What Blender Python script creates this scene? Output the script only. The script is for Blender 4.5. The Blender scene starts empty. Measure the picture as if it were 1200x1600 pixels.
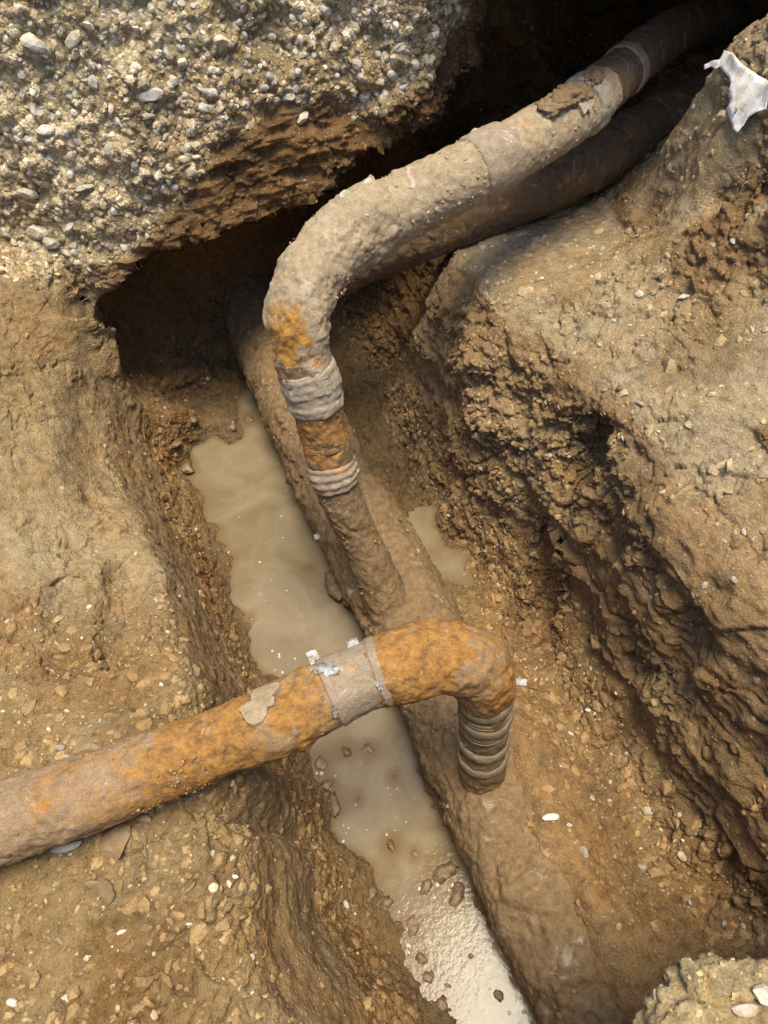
import bpy, math, random, time
import numpy as np
from mathutils import Vector, Matrix
from mathutils.bvhtree import BVHTree
T0 = time.time()
random.seed(7); rng = np.random.default_rng(7)
S = bpy.context.scene
COL = S.collection
# ---------------------------------------------------------------- camera
H = 1.9; FPX = 1164.0; PT = math.radians(55); PH = math.radians(9.9)
F = np.array([0, math.cos(PT), -math.sin(PT)]); R0 = np.array([1., 0, 0]); D0 = -np.array([0, math.sin(PT), math.cos(PT)])
EU = math.cos(PH)*R0 + math.sin(PH)*D0; EV = -math.sin(PH)*R0 + math.cos(PH)*D0
CAM = np.array([0, 0, H])
cd = bpy.data.cameras.new('camera'); cam = bpy.data.objects.new('camera', cd); COL.objects.link(cam)
cd.sensor_fit = 'VERTICAL'; cd.sensor_height = 24.0; cd.lens = 24.0*FPX/1600; cd.clip_start = .02; cd.clip_end = 500
cam.matrix_world = Matrix(((EU[0], -EV[0], -F[0], CAM[0]), (EU[1], -EV[1], -F[1], CAM[1]), (EU[2], -EV[2], -F[2], CAM[2]), (0, 0, 0, 1)))
S.camera = cam
# ---------------------------------------------------------------- light
SUN_EL, SUN_AZ = math.radians(81), math.radians(125)      # azimuth from +Y towards +X
w = bpy.data.worlds.new('World'); S.world = w; w.use_nodes = True
nt = w.node_tree; nt.nodes.clear()
wo = nt.nodes.new('ShaderNodeOutputWorld'); bg = nt.nodes.new('ShaderNodeBackground'); sk = nt.nodes.new('ShaderNodeTexSky')
sk.sky_type = 'NISHITA'; sk.sun_disc = False; sk.sun_elevation = SUN_EL; sk.sun_rotation = SUN_AZ
bg.inputs['Strength'].default_value = 0.135
nt.links.new(sk.outputs[0], bg.inputs[0]); nt.links.new(bg.outputs[0], wo.inputs[0])
sd = bpy.data.lights.new('sun', 'SUN'); sd.energy = 2.7; sd.angle = math.radians(26); sd.color = (1, .9, .7)
so = bpy.data.objects.new('sun', sd); COL.objects.link(so)
sdir = Vector((math.sin(SUN_AZ)*math.cos(SUN_EL), math.cos(SUN_AZ)*math.cos(SUN_EL), math.sin(SUN_EL)))
so.rotation_euler = sdir.to_track_quat('Z', 'Y').to_euler(); so.location = (0.6, -.5, 4)
S.view_settings.view_transform = 'Standard'; S.view_settings.look = 'None'
S.view_settings.exposure = 1.08; S.view_settings.gamma = 1.0; S.view_settings.use_curve_mapping = False

# ---------------------------------------------------------------- helpers
def ray(u, v): return F + (u-600)/FPX*EU + (v-800)/FPX*EV
def P(u, v, z):
    d = ray(u, v); return CAM + d*((z-H)/d[2])
def PY(u, v, y):
    d = ray(u, v); return CAM + d*(y/d[1])
def depth(p): return float((np.asarray(p)-CAM) @ F)
def pix(p):
    q = p-CAM; ww = q@F; return 600+FPX*(q@EU)/ww, 800+FPX*(q@EV)/ww, ww
def sstep(a, b, x):
    t = np.clip((x-a)/(b-a), 0, 1); return t*t*(3-2*t)
def hsh(ix, iy, iz, s):
    h = (ix*374761393 + iy*668265263 + iz*2147483647 + s*1274126177) & 0xFFFFFFFF
    h = ((h ^ (h >> 13))*1274126177) & 0xFFFFFFFF
    h = ((h ^ (h >> 16))*2246822519) & 0xFFFFFFFF
    return ((h ^ (h >> 15)) & 0xFFFFFF).astype(np.float32)/16777216.0
def vnoise(p, s=0):
    i = np.floor(p).astype(np.int64); f = (p-i).astype(np.float32); f = f*f*f*(f*(f*6-15)+10)
    out = 0
    for dx in (0, 1):
        wx = f[:, 0] if dx else 1-f[:, 0]
        for dy in (0, 1):
            wy = wx*(f[:, 1] if dy else 1-f[:, 1])
            for dz in (0, 1):
                out = out + wy*(f[:, 2] if dz else 1-f[:, 2])*hsh(i[:, 0]+dx, i[:, 1]+dy, i[:, 2]+dz, s)
    return out*2-1
def fbm(p, fr, o=4, s=0, g=.5, ridge=False):
    r = 0; a = 1; t = 0
    for k in range(o):
        n = vnoise(p*fr+k*13.7, s+k*7)
        if ridge: n = 1-2*np.abs(n)
        r = r+a*n; t += a; a *= g; fr *= 2.03
    return r/t
def worley(p, s=0):
    i = np.floor(p).astype(np.int64)
    f1 = np.full(len(p), 9., np.float32); f2 = f1.copy(); idv = np.zeros(len(p), np.float32)
    for dx in (-1, 0, 1):
        for dy in (-1, 0, 1):
            for dz in (-1, 0, 1):
                c = i+(dx, dy, dz)
                hx = hsh(c[:, 0], c[:, 1], c[:, 2], s); hy = hsh(c[:, 0], c[:, 1], c[:, 2], s+1); hz = hsh(c[:, 0], c[:, 1], c[:, 2], s+2)
                d = np.sqrt((c[:, 0]+hx-p[:, 0])**2+(c[:, 1]+hy-p[:, 1])**2+(c[:, 2]+hz-p[:, 2])**2).astype(np.float32)
                m = d < f1
                f2 = np.where(m, f1, np.minimum(f2, d)); idv = np.where(m, hx, idv); f1 = np.where(m, d, f1)
    return f1, f2, idv
from concurrent.futures import ThreadPoolExecutor
_ex = ThreadPoolExecutor(4)
def par(fn):
    def g_(p, *a, **k):
        if len(p) < 40000: return fn(p, *a, **k)
        ch = np.array_split(p, max(4, len(p)//60000)); rs = list(_ex.map(lambda c: fn(c, *a, **k), ch))
        return tuple(np.concatenate(x) for x in zip(*rs)) if isinstance(rs[0], tuple) else np.concatenate(rs)
    return g_
fbm = par(fbm); worley = par(worley)
def mesh(name, V, Fc, mats=(), smooth=True):
    me = bpy.data.meshes.new(name)
    V = np.ascontiguousarray(V, np.float32); Fc = np.ascontiguousarray(Fc, np.int32); k = Fc.shape[1]; n = len(Fc)
    me.vertices.add(len(V)); me.vertices.foreach_set('co', V.ravel())
    me.loops.add(n*k); me.loops.foreach_set('vertex_index', Fc.ravel())
    me.polygons.add(n); me.polygons.foreach_set('loop_start', np.arange(n, dtype=np.int32)*k)
    me.update(calc_edges=True)
    me.polygons.foreach_set('use_smooth', np.full(n, smooth)); 
    for m in mats: me.materials.append(m)
    return me
def attr(me, name, a, typ='FLOAT'):
    at = me.attributes.new(name, 'FLOAT_COLOR' if typ == 'C' else 'FLOAT', 'POINT')
    if typ == 'C':
        b = np.ones((len(a), 4), np.float32); b[:, :3] = a; at.data.foreach_set('color', b.ravel())
    else: at.data.foreach_set('value', np.ascontiguousarray(a, np.float32))
def obj(name, me, parent=None):
    o = bpy.data.objects.new(name, me); COL.objects.link(o)
    if parent is not None: o.parent = parent
    return o
def tag(o, label=None, cat=None, group=None, kind=None):
    if label: o['label'] = label
    if cat: o['category'] = cat
    if group: o['group'] = group
    if kind: o['kind'] = kind
    return o
def thing(name, loc, label, cat, group=None):
    return tag(Matrix_empty(name, loc), label, cat, group)
def Matrix_empty(name, loc):
    o = bpy.data.objects.new(name, None); o.location = loc; o.empty_display_size = .05; COL.objects.link(o); return o
def vnorm(V, Fc):
    n = np.zeros_like(V); a = V[Fc[:, 2]]-V[Fc[:, 0]]; b = V[Fc[:, -1]]-V[Fc[:, 1]] if Fc.shape[1] == 4 else V[Fc[:, 1]]-V[Fc[:, 0]]
    c = np.cross(a, b) if Fc.shape[1] == 4 else np.cross(b, a)
    for k in range(3):
        for j in range(Fc.shape[1]): n[:, k] += np.bincount(Fc[:, j], c[:, k], len(V))
    return n/(np.linalg.norm(n, axis=1, keepdims=True)+1e-12)

# ---------------------------------------------------------------- materials
def mat(name):
    m = bpy.data.materials.new(name); m.use_nodes = True; t = m.node_tree; b = t.nodes['Principled BSDF']; return m, t, b
def N(t, k, **kw):
    n = t.nodes.new(k)
    for a, v in kw.items():
        if a.startswith('i_'): n.inputs[a[2:].replace('_', ' ')].default_value = v
        else: setattr(n, a, v)
    return n
def noise(t, co, sc, det=6, ro=.6, dist=0):
    n = N(t, 'ShaderNodeTexNoise'); n.inputs['Scale'].default_value = sc; n.inputs['Detail'].default_value = det
    n.inputs['Roughness'].default_value = ro; n.inputs['Distortion'].default_value = dist; t.links.new(co, n.inputs['Vector']); return n
def ramp(t, src, stops):
    r = N(t, 'ShaderNodeValToRGB'); e = r.color_ramp.elements
    while len(e) < len(stops): e.new(.5)
    for k, (p, c) in enumerate(stops): e[k].position = p; e[k].color = (*c, 1) if len(c) == 3 else c
    t.links.new(src, r.inputs[0]); return r
def mixc(t, fac, a, b, mode='MIX'):
    m = N(t, 'ShaderNodeMix', data_type='RGBA', blend_type=mode)
    for i, v in ((0, fac), (6, a), (7, b)):
        if isinstance(v, (int, float)): m.inputs[i].default_value = v
        elif isinstance(v, tuple): m.inputs[i].default_value = (*v, 1)
        else: t.links.new(v, m.inputs[i])
    return m.outputs[2]
def math_(t, op, a, b=0, c=None):
    m = N(t, 'ShaderNodeMath', operation=op)
    for i, v in enumerate((a, b, c)):
        if v is None: continue
        if isinstance(v, (int, float)): m.inputs[i].default_value = v
        else: t.links.new(v, m.inputs[i])
    return m.outputs[0]
def g(v): return (v, v, v)

def soil_mat(name, bump=1.0, gritty=.5):
    m, t, b = mat(name)
    co = N(t, 'ShaderNodeNewGeometry').outputs['Position']
    c = N(t, 'ShaderNodeVertexColor', layer_name='tone').outputs[0]
    wet = N(t, 'ShaderNodeAttribute', attribute_name='wet').outputs['Fac']
    n1 = noise(t, co, 38, 8, .68); n2 = noise(t, co, 260, 6, .75); n3 = noise(t, co, 9, 5, .6, .4)
    r1 = ramp(t, n1.outputs[0], [(.3, g(.55)), (.5, g(1.0)), (.72, g(1.3))])
    r2 = ramp(t, n2.outputs[0], [(.3, g(.55)), (.5, g(1.0)), (.75, g(1.55))])
    c1 = mixc(t, 1., c, r1.outputs[0], 'MULTIPLY'); c2 = mixc(t, .85, c1, r2.outputs[0], 'MULTIPLY')
    hue = ramp(t, n3.outputs[0], [(.35, (1.05, .96, .84)), (.5, (1, 1, 1)), (.65, (.96, 1.0, 1.08))])
    c3 = mixc(t, .8, c2, hue.outputs[0], 'MULTIPLY')
    # tiny pale grains
    vo = N(t, 'ShaderNodeTexVoronoi'); vo.inputs['Scale'].default_value = 150; t.links.new(co, vo.inputs['Vector'])
    gs = N(t, 'ShaderNodeSeparateColor'); t.links.new(vo.outputs['Color'], gs.inputs[0])
    gm = math_(t, 'MULTIPLY', math_(t, 'GREATER_THAN', gs.outputs[0], 1-.1*gritty), math_(t, 'LESS_THAN', vo.outputs['Distance'], .33))
    c4 = mixc(t, math_(t, 'MULTIPLY', gm, .8), c3, (.5, .44, .34))
    t.links.new(c4, b.inputs['Base Color'])
    wr = math_(t, 'MULTIPLY_ADD', wet, -.72, .93)
    wn = math_(t, 'MULTIPLY_ADD', n1.outputs[0], .5, -.25)
    ro = math_(t, 'ADD', wr, math_(t, 'MULTIPLY', wn, wet)); 
    cl = N(t, 'ShaderNodeClamp'); cl.inputs[1].default_value = .12; cl.inputs[2].default_value = 1; t.links.new(ro, cl.inputs[0])
    t.links.new(cl.outputs[0], b.inputs['Roughness'])
    t.links.new(math_(t, 'MULTIPLY_ADD', wet, .35, .15), b.inputs['Specular IOR Level'])
    h = math_(t, 'MULTIPLY_ADD', n2.outputs[0], .5, n1.outputs[0])
    h = math_(t, 'MULTIPLY_ADD', gm, .12, h)
    vg = N(t, 'ShaderNodeTexVoronoi'); vg.inputs['Scale'].default_value = 210; t.links.new(co, vg.inputs['Vector'])
    h = math_(t, 'MULTIPLY_ADD', vg.outputs['Distance'], -.22, h)
    bp = N(t, 'ShaderNodeBump'); bp.inputs['Strength'].default_value = .9*bump; bp.inputs['Distance'].default_value = .013
    t.links.new(h, bp.inputs['Height']); t.links.new(bp.outputs[0], b.inputs['Normal'])
    return m
M_soil = soil_mat('soil'); M_gravelsoil = soil_mat('gravel_soil', 1.2, 1.6)

def stone_mat(name, a, bcol, rough=.75):
    m, t, b = mat(name)
    co = N(t, 'ShaderNodeNewGeometry').outputs['Position']
    oi = N(t, 'ShaderNodeObjectInfo').outputs['Random']
    n = noise(t, co, 55, 6, .65); n2 = noise(t, co, 300, 3, .7)
    r = ramp(t, n.outputs[0], [(.36, bcol), (.56, a)])
    sh = math_(t, 'MULTIPLY_ADD', oi, .45, .72)
    c = mixc(t, 1., r.outputs[0], sh, 'MULTIPLY') if False else None
    cm = N(t, 'ShaderNodeVectorMath', operation='SCALE'); t.links.new(r.outputs[0], cm.inputs[0]); t.links.new(sh, cm.inputs['Scale'])
    t.links.new(cm.outputs[0], b.inputs['Base Color']); b.inputs['Roughness'].default_value = rough
    bp = N(t, 'ShaderNodeBump'); bp.inputs['Strength'].default_value = .4; bp.inputs['Distance'].default_value = .004
    t.links.new(math_(t, 'ADD', n.outputs[0], n2.outputs[0]), bp.inputs['Height']); t.links.new(bp.outputs[0], b.inputs['Normal'])
    return m
M_stone = stone_mat('stone_pale', (.53, .47, .37), (.36, .28, .17))
M_stoneg = stone_mat('stone_grey', (.42, .4, .36), (.3, .24, .16))
M_stonew = stone_mat('stone_white', (.62, .58, .51), (.48, .4, .3), .6)
M_stoneb = stone_mat('stone_muddy', (.3, .21, .12), (.24, .15, .075), .9)
def crumb_mat(name):
    m, t, b = mat(name)
    c = N(t, 'ShaderNodeVertexColor', layer_name='tone').outputs[0]
    co = N(t, 'ShaderNodeNewGeometry').outputs['Position']
    n = noise(t, co, 220, 4, .7); r = ramp(t, n.outputs[0], [(.3, g(.65)), (.7, g(1.3))])
    t.links.new(mixc(t, 1., c, r.outputs[0], 'MULTIPLY'), b.inputs['Base Color'])
    wet = N(t, 'ShaderNodeAttribute', attribute_name='wet').outputs['Fac']
    t.links.new(math_(t, 'MULTIPLY_ADD', wet, -.6, .9), b.inputs['Roughness'])
    b.inputs['Specular IOR Level'].default_value = .3
    bp = N(t, 'ShaderNodeBump'); bp.inputs['Strength'].default_value = .4; bp.inputs['Distance'].default_value = .003
    t.links.new(n.outputs[0], bp.inputs['Height']); t.links.new(bp.outputs[0], b.inputs['Normal'])
    return m
M_crumb = crumb_mat('crumbs')

def pipe_mat(name, mudc, mudd, rusta, rustb, lo, hi, white=0.0, rough=.85, bump=1.0):
    """caked mud over orange rust; lo/hi = noise window in which rust shows"""
    m, t, b = mat(name)
    co = N(t, 'ShaderNodeNewGeometry').outputs['Position']
    ru = N(t, 'ShaderNodeAttribute', attribute_name='rust').outputs['Fac']
    n1 = noise(t, co, 11, 7, .68, .5); n2 = noise(t, co, 60, 8, .72); n3 = noise(t, co, 330, 5, .75); n4 = noise(t, co, 23, 6, .7, .8)
    mud = ramp(t, n2.outputs[0], [(.3, mudd), (.62, mudc)])
    rst = ramp(t, n2.outputs[0], [(.36, rustb), (.52, rusta), (.7, tuple(min(1, k*1.35) for k in rusta))])
    f = math_(t, 'ADD', math_(t, 'MULTIPLY_ADD', ru, .5, -.25), n1.outputs[0]); f = math_(t, 'ADD', f, math_(t, 'MULTIPLY_ADD', n2.outputs[0], .5, -.25))
    mr = N(t, 'ShaderNodeMapRange'); mr.inputs[1].default_value = lo; mr.inputs[2].default_value = hi; t.links.new(f, mr.inputs[0])
    c = mixc(t, mr.outputs[0], mud.outputs[0], rst.outputs[0])
    sp = ramp(t, n4.outputs[0], [(.63, g(0)), (.72, g(1))])
    c = mixc(t, math_(t, 'MULTIPLY', sp.outputs[0], .55), c, (.12, .075, .05))
    pv = noise(t, co, 17, 8, .75, 1.2)
    pp = ramp(t, pv.outputs[0], [(.58, g(0)), (.66, g(1))])
    c = mixc(t, math_(t, 'MULTIPLY', pp.outputs[0], .35+white*.6), c, (.62, .55, .45))
    dk = ramp(t, n3.outputs[0], [(.28, g(.5)), (.5, g(1)), (.75, g(1.3))])
    c = mixc(t, .8, c, dk.outputs[0], 'MULTIPLY')
    t.links.new(c, b.inputs['Base Color']); b.inputs['Roughness'].default_value = rough; b.inputs['Specular IOR Level'].default_value = .25
    h = math_(t, 'MULTIPLY_ADD', n3.outputs[0], .22, n2.outputs[0])
    bp = N(t, 'ShaderNodeBump'); bp.inputs['Strength'].default_value = .7*bump; bp.inputs['Distance'].default_value = .008
    t.links.new(h, bp.inputs['Height']); t.links.new(bp.outputs[0], b.inputs['Normal'])
    return m
RA, RB = (.34, .17, .045), (.16, .085, .035)
M_pipe_low = pipe_mat('rusty_pipe', (.36, .25, .15), (.22, .14, .075), RA, RB, .46, .66)
M_pipe_up = pipe_mat('pale_mud_pipe', (.41, .315, .195), (.25, .175, .1), (.4, .2, .045), (.2, .11, .045), .62, .76, .35)
M_pipe_main = pipe_mat('muddy_main_pipe', (.26, .17, .085), (.13, .08, .038), (.34, .17, .05), (.2, .1, .04), .6, .75)
M_pipe_shade = pipe_mat('shade_brown_pipe', (.17, .105, .055), (.1, .065, .035), (.3, .15, .05), (.15, .08, .04), .6, .75)  # brown mud, darkened to paint in the shade in and near the hole
M_sleeve = pipe_mat('sleeve', (.36, .28, .195), (.25, .18, .11), (.45, .24, .09), (.25, .14, .07), .6, .72, .9)
M_white = pipe_mat('white_wrap', (.4, .34, .25), (.27, .2, .125), (.4, .26, .12), (.25, .14, .07), .66, .76, 1.0, bump=.6)
M_wrap = pipe_mat('wire_wrap', (.27, .215, .14), (.17, .12, .07), (.3, .17, .07), (.2, .12, .06), .62, .72, -.4)
M_rust = pipe_mat('orange_rust', (.45, .27, .12), (.3, .16, .06), (.62, .27, .03), (.25, .1, .03), .36, .5, bump=1.4)
def metal_mat():
    m, t, b = mat('galvanised_metal'); co = N(t, 'ShaderNodeNewGeometry').outputs['Position']
    n = noise(t, co, 90, 5); r = ramp(t, n.outputs[0], [(.38, (.25, .2, .14)), (.55, (.55, .52, .47))])
    t.links.new(r.outputs[0], b.inputs['Base Color']); b.inputs['Metallic'].default_value = .55; b.inputs['Roughness'].default_value = .42; return m
M_metal = metal_mat()
def cloth_mat():
    m, t, b = mat('torn_white_sheet'); co = N(t, 'ShaderNodeNewGeometry').outputs['Position']
    n = noise(t, co, 30, 6, .7); n2 = noise(t, co, 400, 3)
    r = ramp(t, n.outputs[0], [(.36, (.5, .42, .3)), (.5, (.78, .73, .66)), (.7, (.86, .83, .79))])
    t.links.new(r.outputs[0], b.inputs['Base Color']); b.inputs['Roughness'].default_value = .8
    bp = N(t, 'ShaderNodeBump'); bp.inputs['Strength'].default_value = .35; bp.inputs['Distance'].default_value = .004
    t.links.new(n2.outputs[0], bp.inputs['Height']); t.links.new(bp.outputs[0], b.inputs['Normal']); return m
M_cloth = cloth_mat()
def water_mat():
    m, t, b = mat('murky_water'); co = N(t, 'ShaderNodeNewGeometry').outputs['Position']
    n = noise(t, co, 6, 5, .6, .8); r = ramp(t, n.outputs[0], [(.35, (.175, .13, .073)), (.65, (.24, .19, .12))])
    # pale silt patches
    n3 = noise(t, co, 26, 5, .6, .3); r3 = ramp(t, n3.outputs[0], [(.64, g(0)), (.7, g(1))])
    c = mixc(t, math_(t, 'MULTIPLY', r3.outputs[0], .35), r.outputs[0], (.36, .31, .23))
    dp = N(t, 'ShaderNodeAttribute', attribute_name='depth').outputs['Fac']; nd = noise(t, co, 50, 5, .65)
    df = math_(t, 'MULTIPLY', dp, math_(t, 'MULTIPLY_ADD', nd.outputs[0], 90, 15)); cl = N(t, 'ShaderNodeClamp'); t.links.new(df, cl.inputs[0])
    c = mixc(t, cl.outputs[0], (.16, .105, .052), c)
    t.links.new(c, b.inputs['Base Color']); b.inputs['Roughness'].default_value = .07; b.inputs['IOR'].default_value = 1.33
    b.inputs['Specular IOR Level'].default_value = .42
    n2 = noise(t, co, 75, 4, .6); bp = N(t, 'ShaderNodeBump'); bp.inputs['Strength'].default_value = .13; bp.inputs['Distance'].default_value = .004
    t.links.new(n2.outputs[0], bp.inputs['Height']); t.links.new(bp.outputs[0], b.inputs['Normal']); return m
M_water = water_mat()
def wetmud_mat():
    m, t, b = mat('wet_mud'); co = N(t, 'ShaderNodeNewGeometry').outputs['Position']
    n = noise(t, co, 70, 7, .7); r = ramp(t, n.outputs[0], [(.35, (.08, .05, .025)), (.65, (.2, .125, .06))])
    t.links.new(r.outputs[0], b.inputs['Base Color']); b.inputs['Roughness'].default_value = .3; b.inputs['Specular IOR Level'].default_value = .45
    bp = N(t, 'ShaderNodeBump'); bp.inputs['Strength'].default_value = .5; bp.inputs['Distance'].default_value = .006
    t.links.new(n.outputs[0], bp.inputs['Height']); t.links.new(bp.outputs[0], b.inputs['Normal']); return m
M_wet = wetmud_mat(); print('mats', round(time.time()-T0, 1))

# ---------------------------------------------------------------- ground height field (world space)
CP = []
def A(z, *uv):
    for u, v in uv: CP.append(tuple(P(u, v, z)))
def AZ(*uvz):
    for u, v, z in uvz: CP.append(tuple(P(u, v, z)))
# trench bottom under the water and its shores
A(-.035, (400, 750), (440, 830), (470, 900), (490, 960), (530, 1060), (560, 1150), (590, 1250), (620, 1320), (740, 1560), (700, 1480), (500, 880), (600, 1160), (660, 1300))
A(-.012, (640, 1400), (690, 1420))
A(.004, (392, 870), (398, 960), (425, 1060), (470, 1150), (505, 1230), (505, 1290), (560, 1350), (600, 1400), (625, 1470), (665, 1540), (700, 1600))
AZ((230, 600, .15), (240, 650, .1), (262, 690, .04), (274, 725, .045), (287, 760, .05), (298, 805, .05), (311, 850, .05), (323, 890, .055), (336, 930, .06), (350, 970, .065), (366, 1010, .07), (378, 1045, .08), (392, 1080, .09), (410, 1150, .1), (440, 1220, .1), (470, 1320, .1), (530, 1420, .08), (580, 1500, .07), (640, 1590, .06))
# left bank edge
AZ((350, 1150, .57), (385, 1225, .56), (402, 1300, .55), (398, 1390, .54), (405, 1480, .52), (450, 1560, .48), (510, 1620, .44))
AZ((60, 420, .73), (0, 400, .76), (80, 500, .66), (0, 520, .7), (60, 620, .6), (0, 700, .63), (110, 720, .5), (60, 830, .57), (160, 860, .47), (0, 950, .63), (100, 1000, .57), (210, 960, .49), (0, 1100, .62), (150, 1100, .6), (250, 1090, .58),
   (0, 1400, .615), (150, 1330, .6), (300, 1260, .58), (250, 1400, .58), (100, 1500, .6), (330, 1500, .56), (0, 1600, .61), (200, 1600, .58), (400, 1600, .52))
# right floor shelf and puddle
AZ((590, 660, .0), (610, 720, .005), (640, 790, .02), (680, 860, .035), (700, 900, .03), (660, 880, .035), (740, 950, .08), (760, 1000, .1), (690, 940, .1), (830, 1030, .1), (850, 1120, .17), (822, 1200, .262), (850, 1300, .27), (900, 1250, .22), (922, 1400, .277), (950, 1350, .2), (1000, 1400, .2),
   (1050, 1330, .17), (970, 1500, .278), (1050, 1480, .22), (1000, 1590, .278), (1060, 1590, .22), (1120, 1500, .19), (748, 1040, .22), (788, 1120, .255))
# foot of right wall
AZ((600, 640, .03), (640, 700, .04), (690, 785, .06), (740, 850, .08), (800, 910, .1), (870, 985, .12), (920, 1080, .15), (980, 1170, .17), (1060, 1275, .19), (1130, 1370, .2), (1190, 1460, .21))
# face of the right wall, halfway
AZ((700, 640, .3), (760, 740, .33), (850, 830, .36), (930, 930, .36), (1010, 1080, .36), (1100, 1220, .36), (1180, 1330, .34))
# right bank edge and top
AZ((690, 425, .62), (715, 510, .6), (740, 575, .57), (830, 600, .6), (880, 640, .64), (935, 665, .68), (955, 740, .66), (985, 830, .64), (1040, 930, .61), (1100, 1040, .57), (1160, 1150, .53), (1220, 1240, .5))
AZ((780, 420, .68), (860, 430, .72), (900, 520, .71), (960, 400, .77), (980, 520, .75), (1050, 450, .81), (1060, 580, .77), (1150, 480, .86), (1200, 420, .9), (1200, 600, .84), (1120, 700, .77), (1200, 760, .79), (1080, 820, .71), (1160, 900, .71), (1200, 1000, .68), (1250, 1100, .66))
AZ((740, 375, .62), (820, 350, .63), (900, 340, .64), (980, 320, .66), (1010, 350, .72))
# block right of the hole
AZ((1035, 345, .77), (1062, 270, .87), (1080, 200, .95), (1105, 125, 1.04), (1165, 50, 1.13), (1200, 20, 1.17), (1130, 330, .86), (1200, 330, .95), (1130, 240, .98), (1200, 240, 1.05), (1200, 130, 1.12), (1250, 100, 1.16), (1250, 300, 1.05))
LE = [(150, 430, .7), (122, 500, .63), (118, 560, .56), (138, 610, .49), (166, 660, .43), (180, 705, .4), (190, 750, .38), (220, 790, .385), (245, 830, .4), (262, 880, .43), (277, 930, .46), (302, 1030, .53), (324, 1085, .57)]
_L = np.array(LE); _q = np.arange(430, 1086, 22); _L = np.stack([np.interp(_q, _L[:, 1], _L[:, 0]), _q, np.interp(_q, _L[:, 1], _L[:, 2])], 1)
AZ(*[(u, v, z) for u, v, z in _L]); AZ(*[(u-22, v, z+.025) for u, v, z in _L])
A(-.01, (335, 690), (350, 780), (372, 830)); AZ((290, 700, .006), (318, 800, .006), (352, 890, .006)); A(-.05, (400, 680), (420, 700), (395, 655), (415, 670)); AZ((345, 640, .02), (300, 650, .035), (370, 625, .01))
A(-.035, (640, 1190), (665, 1260), (690, 1330), (718, 1390), (745, 1440), (775, 1500), (805, 1550), (830, 1600))
W = [(-.45, 2.05, .03), (-.49, 1.85, .07), (-.55, 2.0, .12), (-.47, 1.75, .04), (-.73, 1.86, .71), (-.73, 1.97, .71), (-.72, 1.8, .7), (-.8, 1.86, .72), (-.88, 1.92, .74), (-.8, 2.0, .72), (-.69, 1.92, .12), (-.62, 2.05, .1), (-.3, 2.15, .06), (-.15, 1.95, -.02), (0, 2.1, .05), (.1, 1.85, .05), (.15, 2.05, .2), (-.2, 2.4, .2), (-.5, 2.4, .3), (-.84, 2.1, .7), (-.9, 2.2, .74), (.35, 2.1, .55), (.6, 2.2, .58), (.8, 2.1, .58), (.95, 2.3, .6), (1.1, 2.6, .6), (.6, 2.7, .6), (1.25, 2.45, .65),
     (-1.1, 1.6, .75), (-1.1, .8, .68), (-1.1, 0, .66), (-.6, -.35, .58), (-.1, -.4, .05), (.2, -.4, .18), (-.35, -.3, .35), (1.15, .8, .85), (1.15, .2, .75), (1.2, 1.5, 1.08), (.75, -.3, .6), (.42, -.3, .22), (.95, .4, .74)]
CP = np.array(CP+W)
print('control', len(CP))
_d = np.linalg.norm(CP[:, None, :2]-CP[None, :, :2], axis=2)
_n = len(CP); _A = np.zeros((_n+1, _n+1)); _A[:_n, :_n] = -_d - np.eye(_n)*.004; _A[:_n, _n] = 1; _A[_n, :_n] = 1
_w = np.linalg.solve(_A, np.append(CP[:, 2], 0))
X0, X1, Y0, Y1, Z0, Z1 = -1.45, 1.65, -.7, 3.0, -.12, 1.62
VX = .0138
xs = np.arange(X0, X1, VX); ys = np.arange(Y0, Y1, VX); zs = np.arange(Z0, Z1, VX)
GX, GY = np.meshgrid(xs, ys, indexing='ij')
hh = np.zeros(GX.shape)
for k in range(_n): hh -= _w[k]*np.hypot(GX-CP[k, 0], GY-CP[k, 1])
hh += _w[_n]
def blur(a, n):
    for _ in range(n):
        a = (np.roll(a, 1, 0)+np.roll(a, -1, 0)+2*a)/4; a = (np.roll(a, 1, 1)+np.roll(a, -1, 1)+2*a)/4
    return a
hh = blur(hh, 2)
hh = np.clip(hh, -.06, 1.3)
# excavation rim outside the view
_e = np.maximum(np.maximum(sstep(-1.18, -1.32, GX), sstep(1.35, 1.5, GX)), sstep(-.45, -.6, GY)*(GX > -.3))
hh = hh*(1-_e) + 1.55*_e
# near lump of ground, bottom right corner of the view
_a = P(1035, 1610, .95)[:2]; _b = P(1085, 1535, .95)[:2]; _c = P(1215, 1490, .95)[:2]
def side(p, q):
    d = (q-p)/np.linalg.norm(q-p); return (GX-p[0])*d[1] - (GY-p[1])*d[0]
q2 = np.stack([GX.ravel(), GY.ravel(), GX.ravel()*0], 1)
_nn = (vnoise(q2*9, 5)*.02+vnoise(q2*25, 6)*.008).reshape(GX.shape)
_s = np.minimum(side(_a, _b), side(_b, _c)) + _nn
def bil(a, x, y):
    fx = np.clip((x-X0)/VX, 0, a.shape[0]-1.001); fy = np.clip((y-Y0)/VX, 0, a.shape[1]-1.001)
    i = fx.astype(int); j = fy.astype(int); fx = fx-i; fy = fy-j
    return a[i, j]*(1-fx)*(1-fy)+a[i+1, j]*fx*(1-fy)+a[i, j+1]*(1-fx)*fy+a[i+1, j+1]*fx*fy

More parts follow.
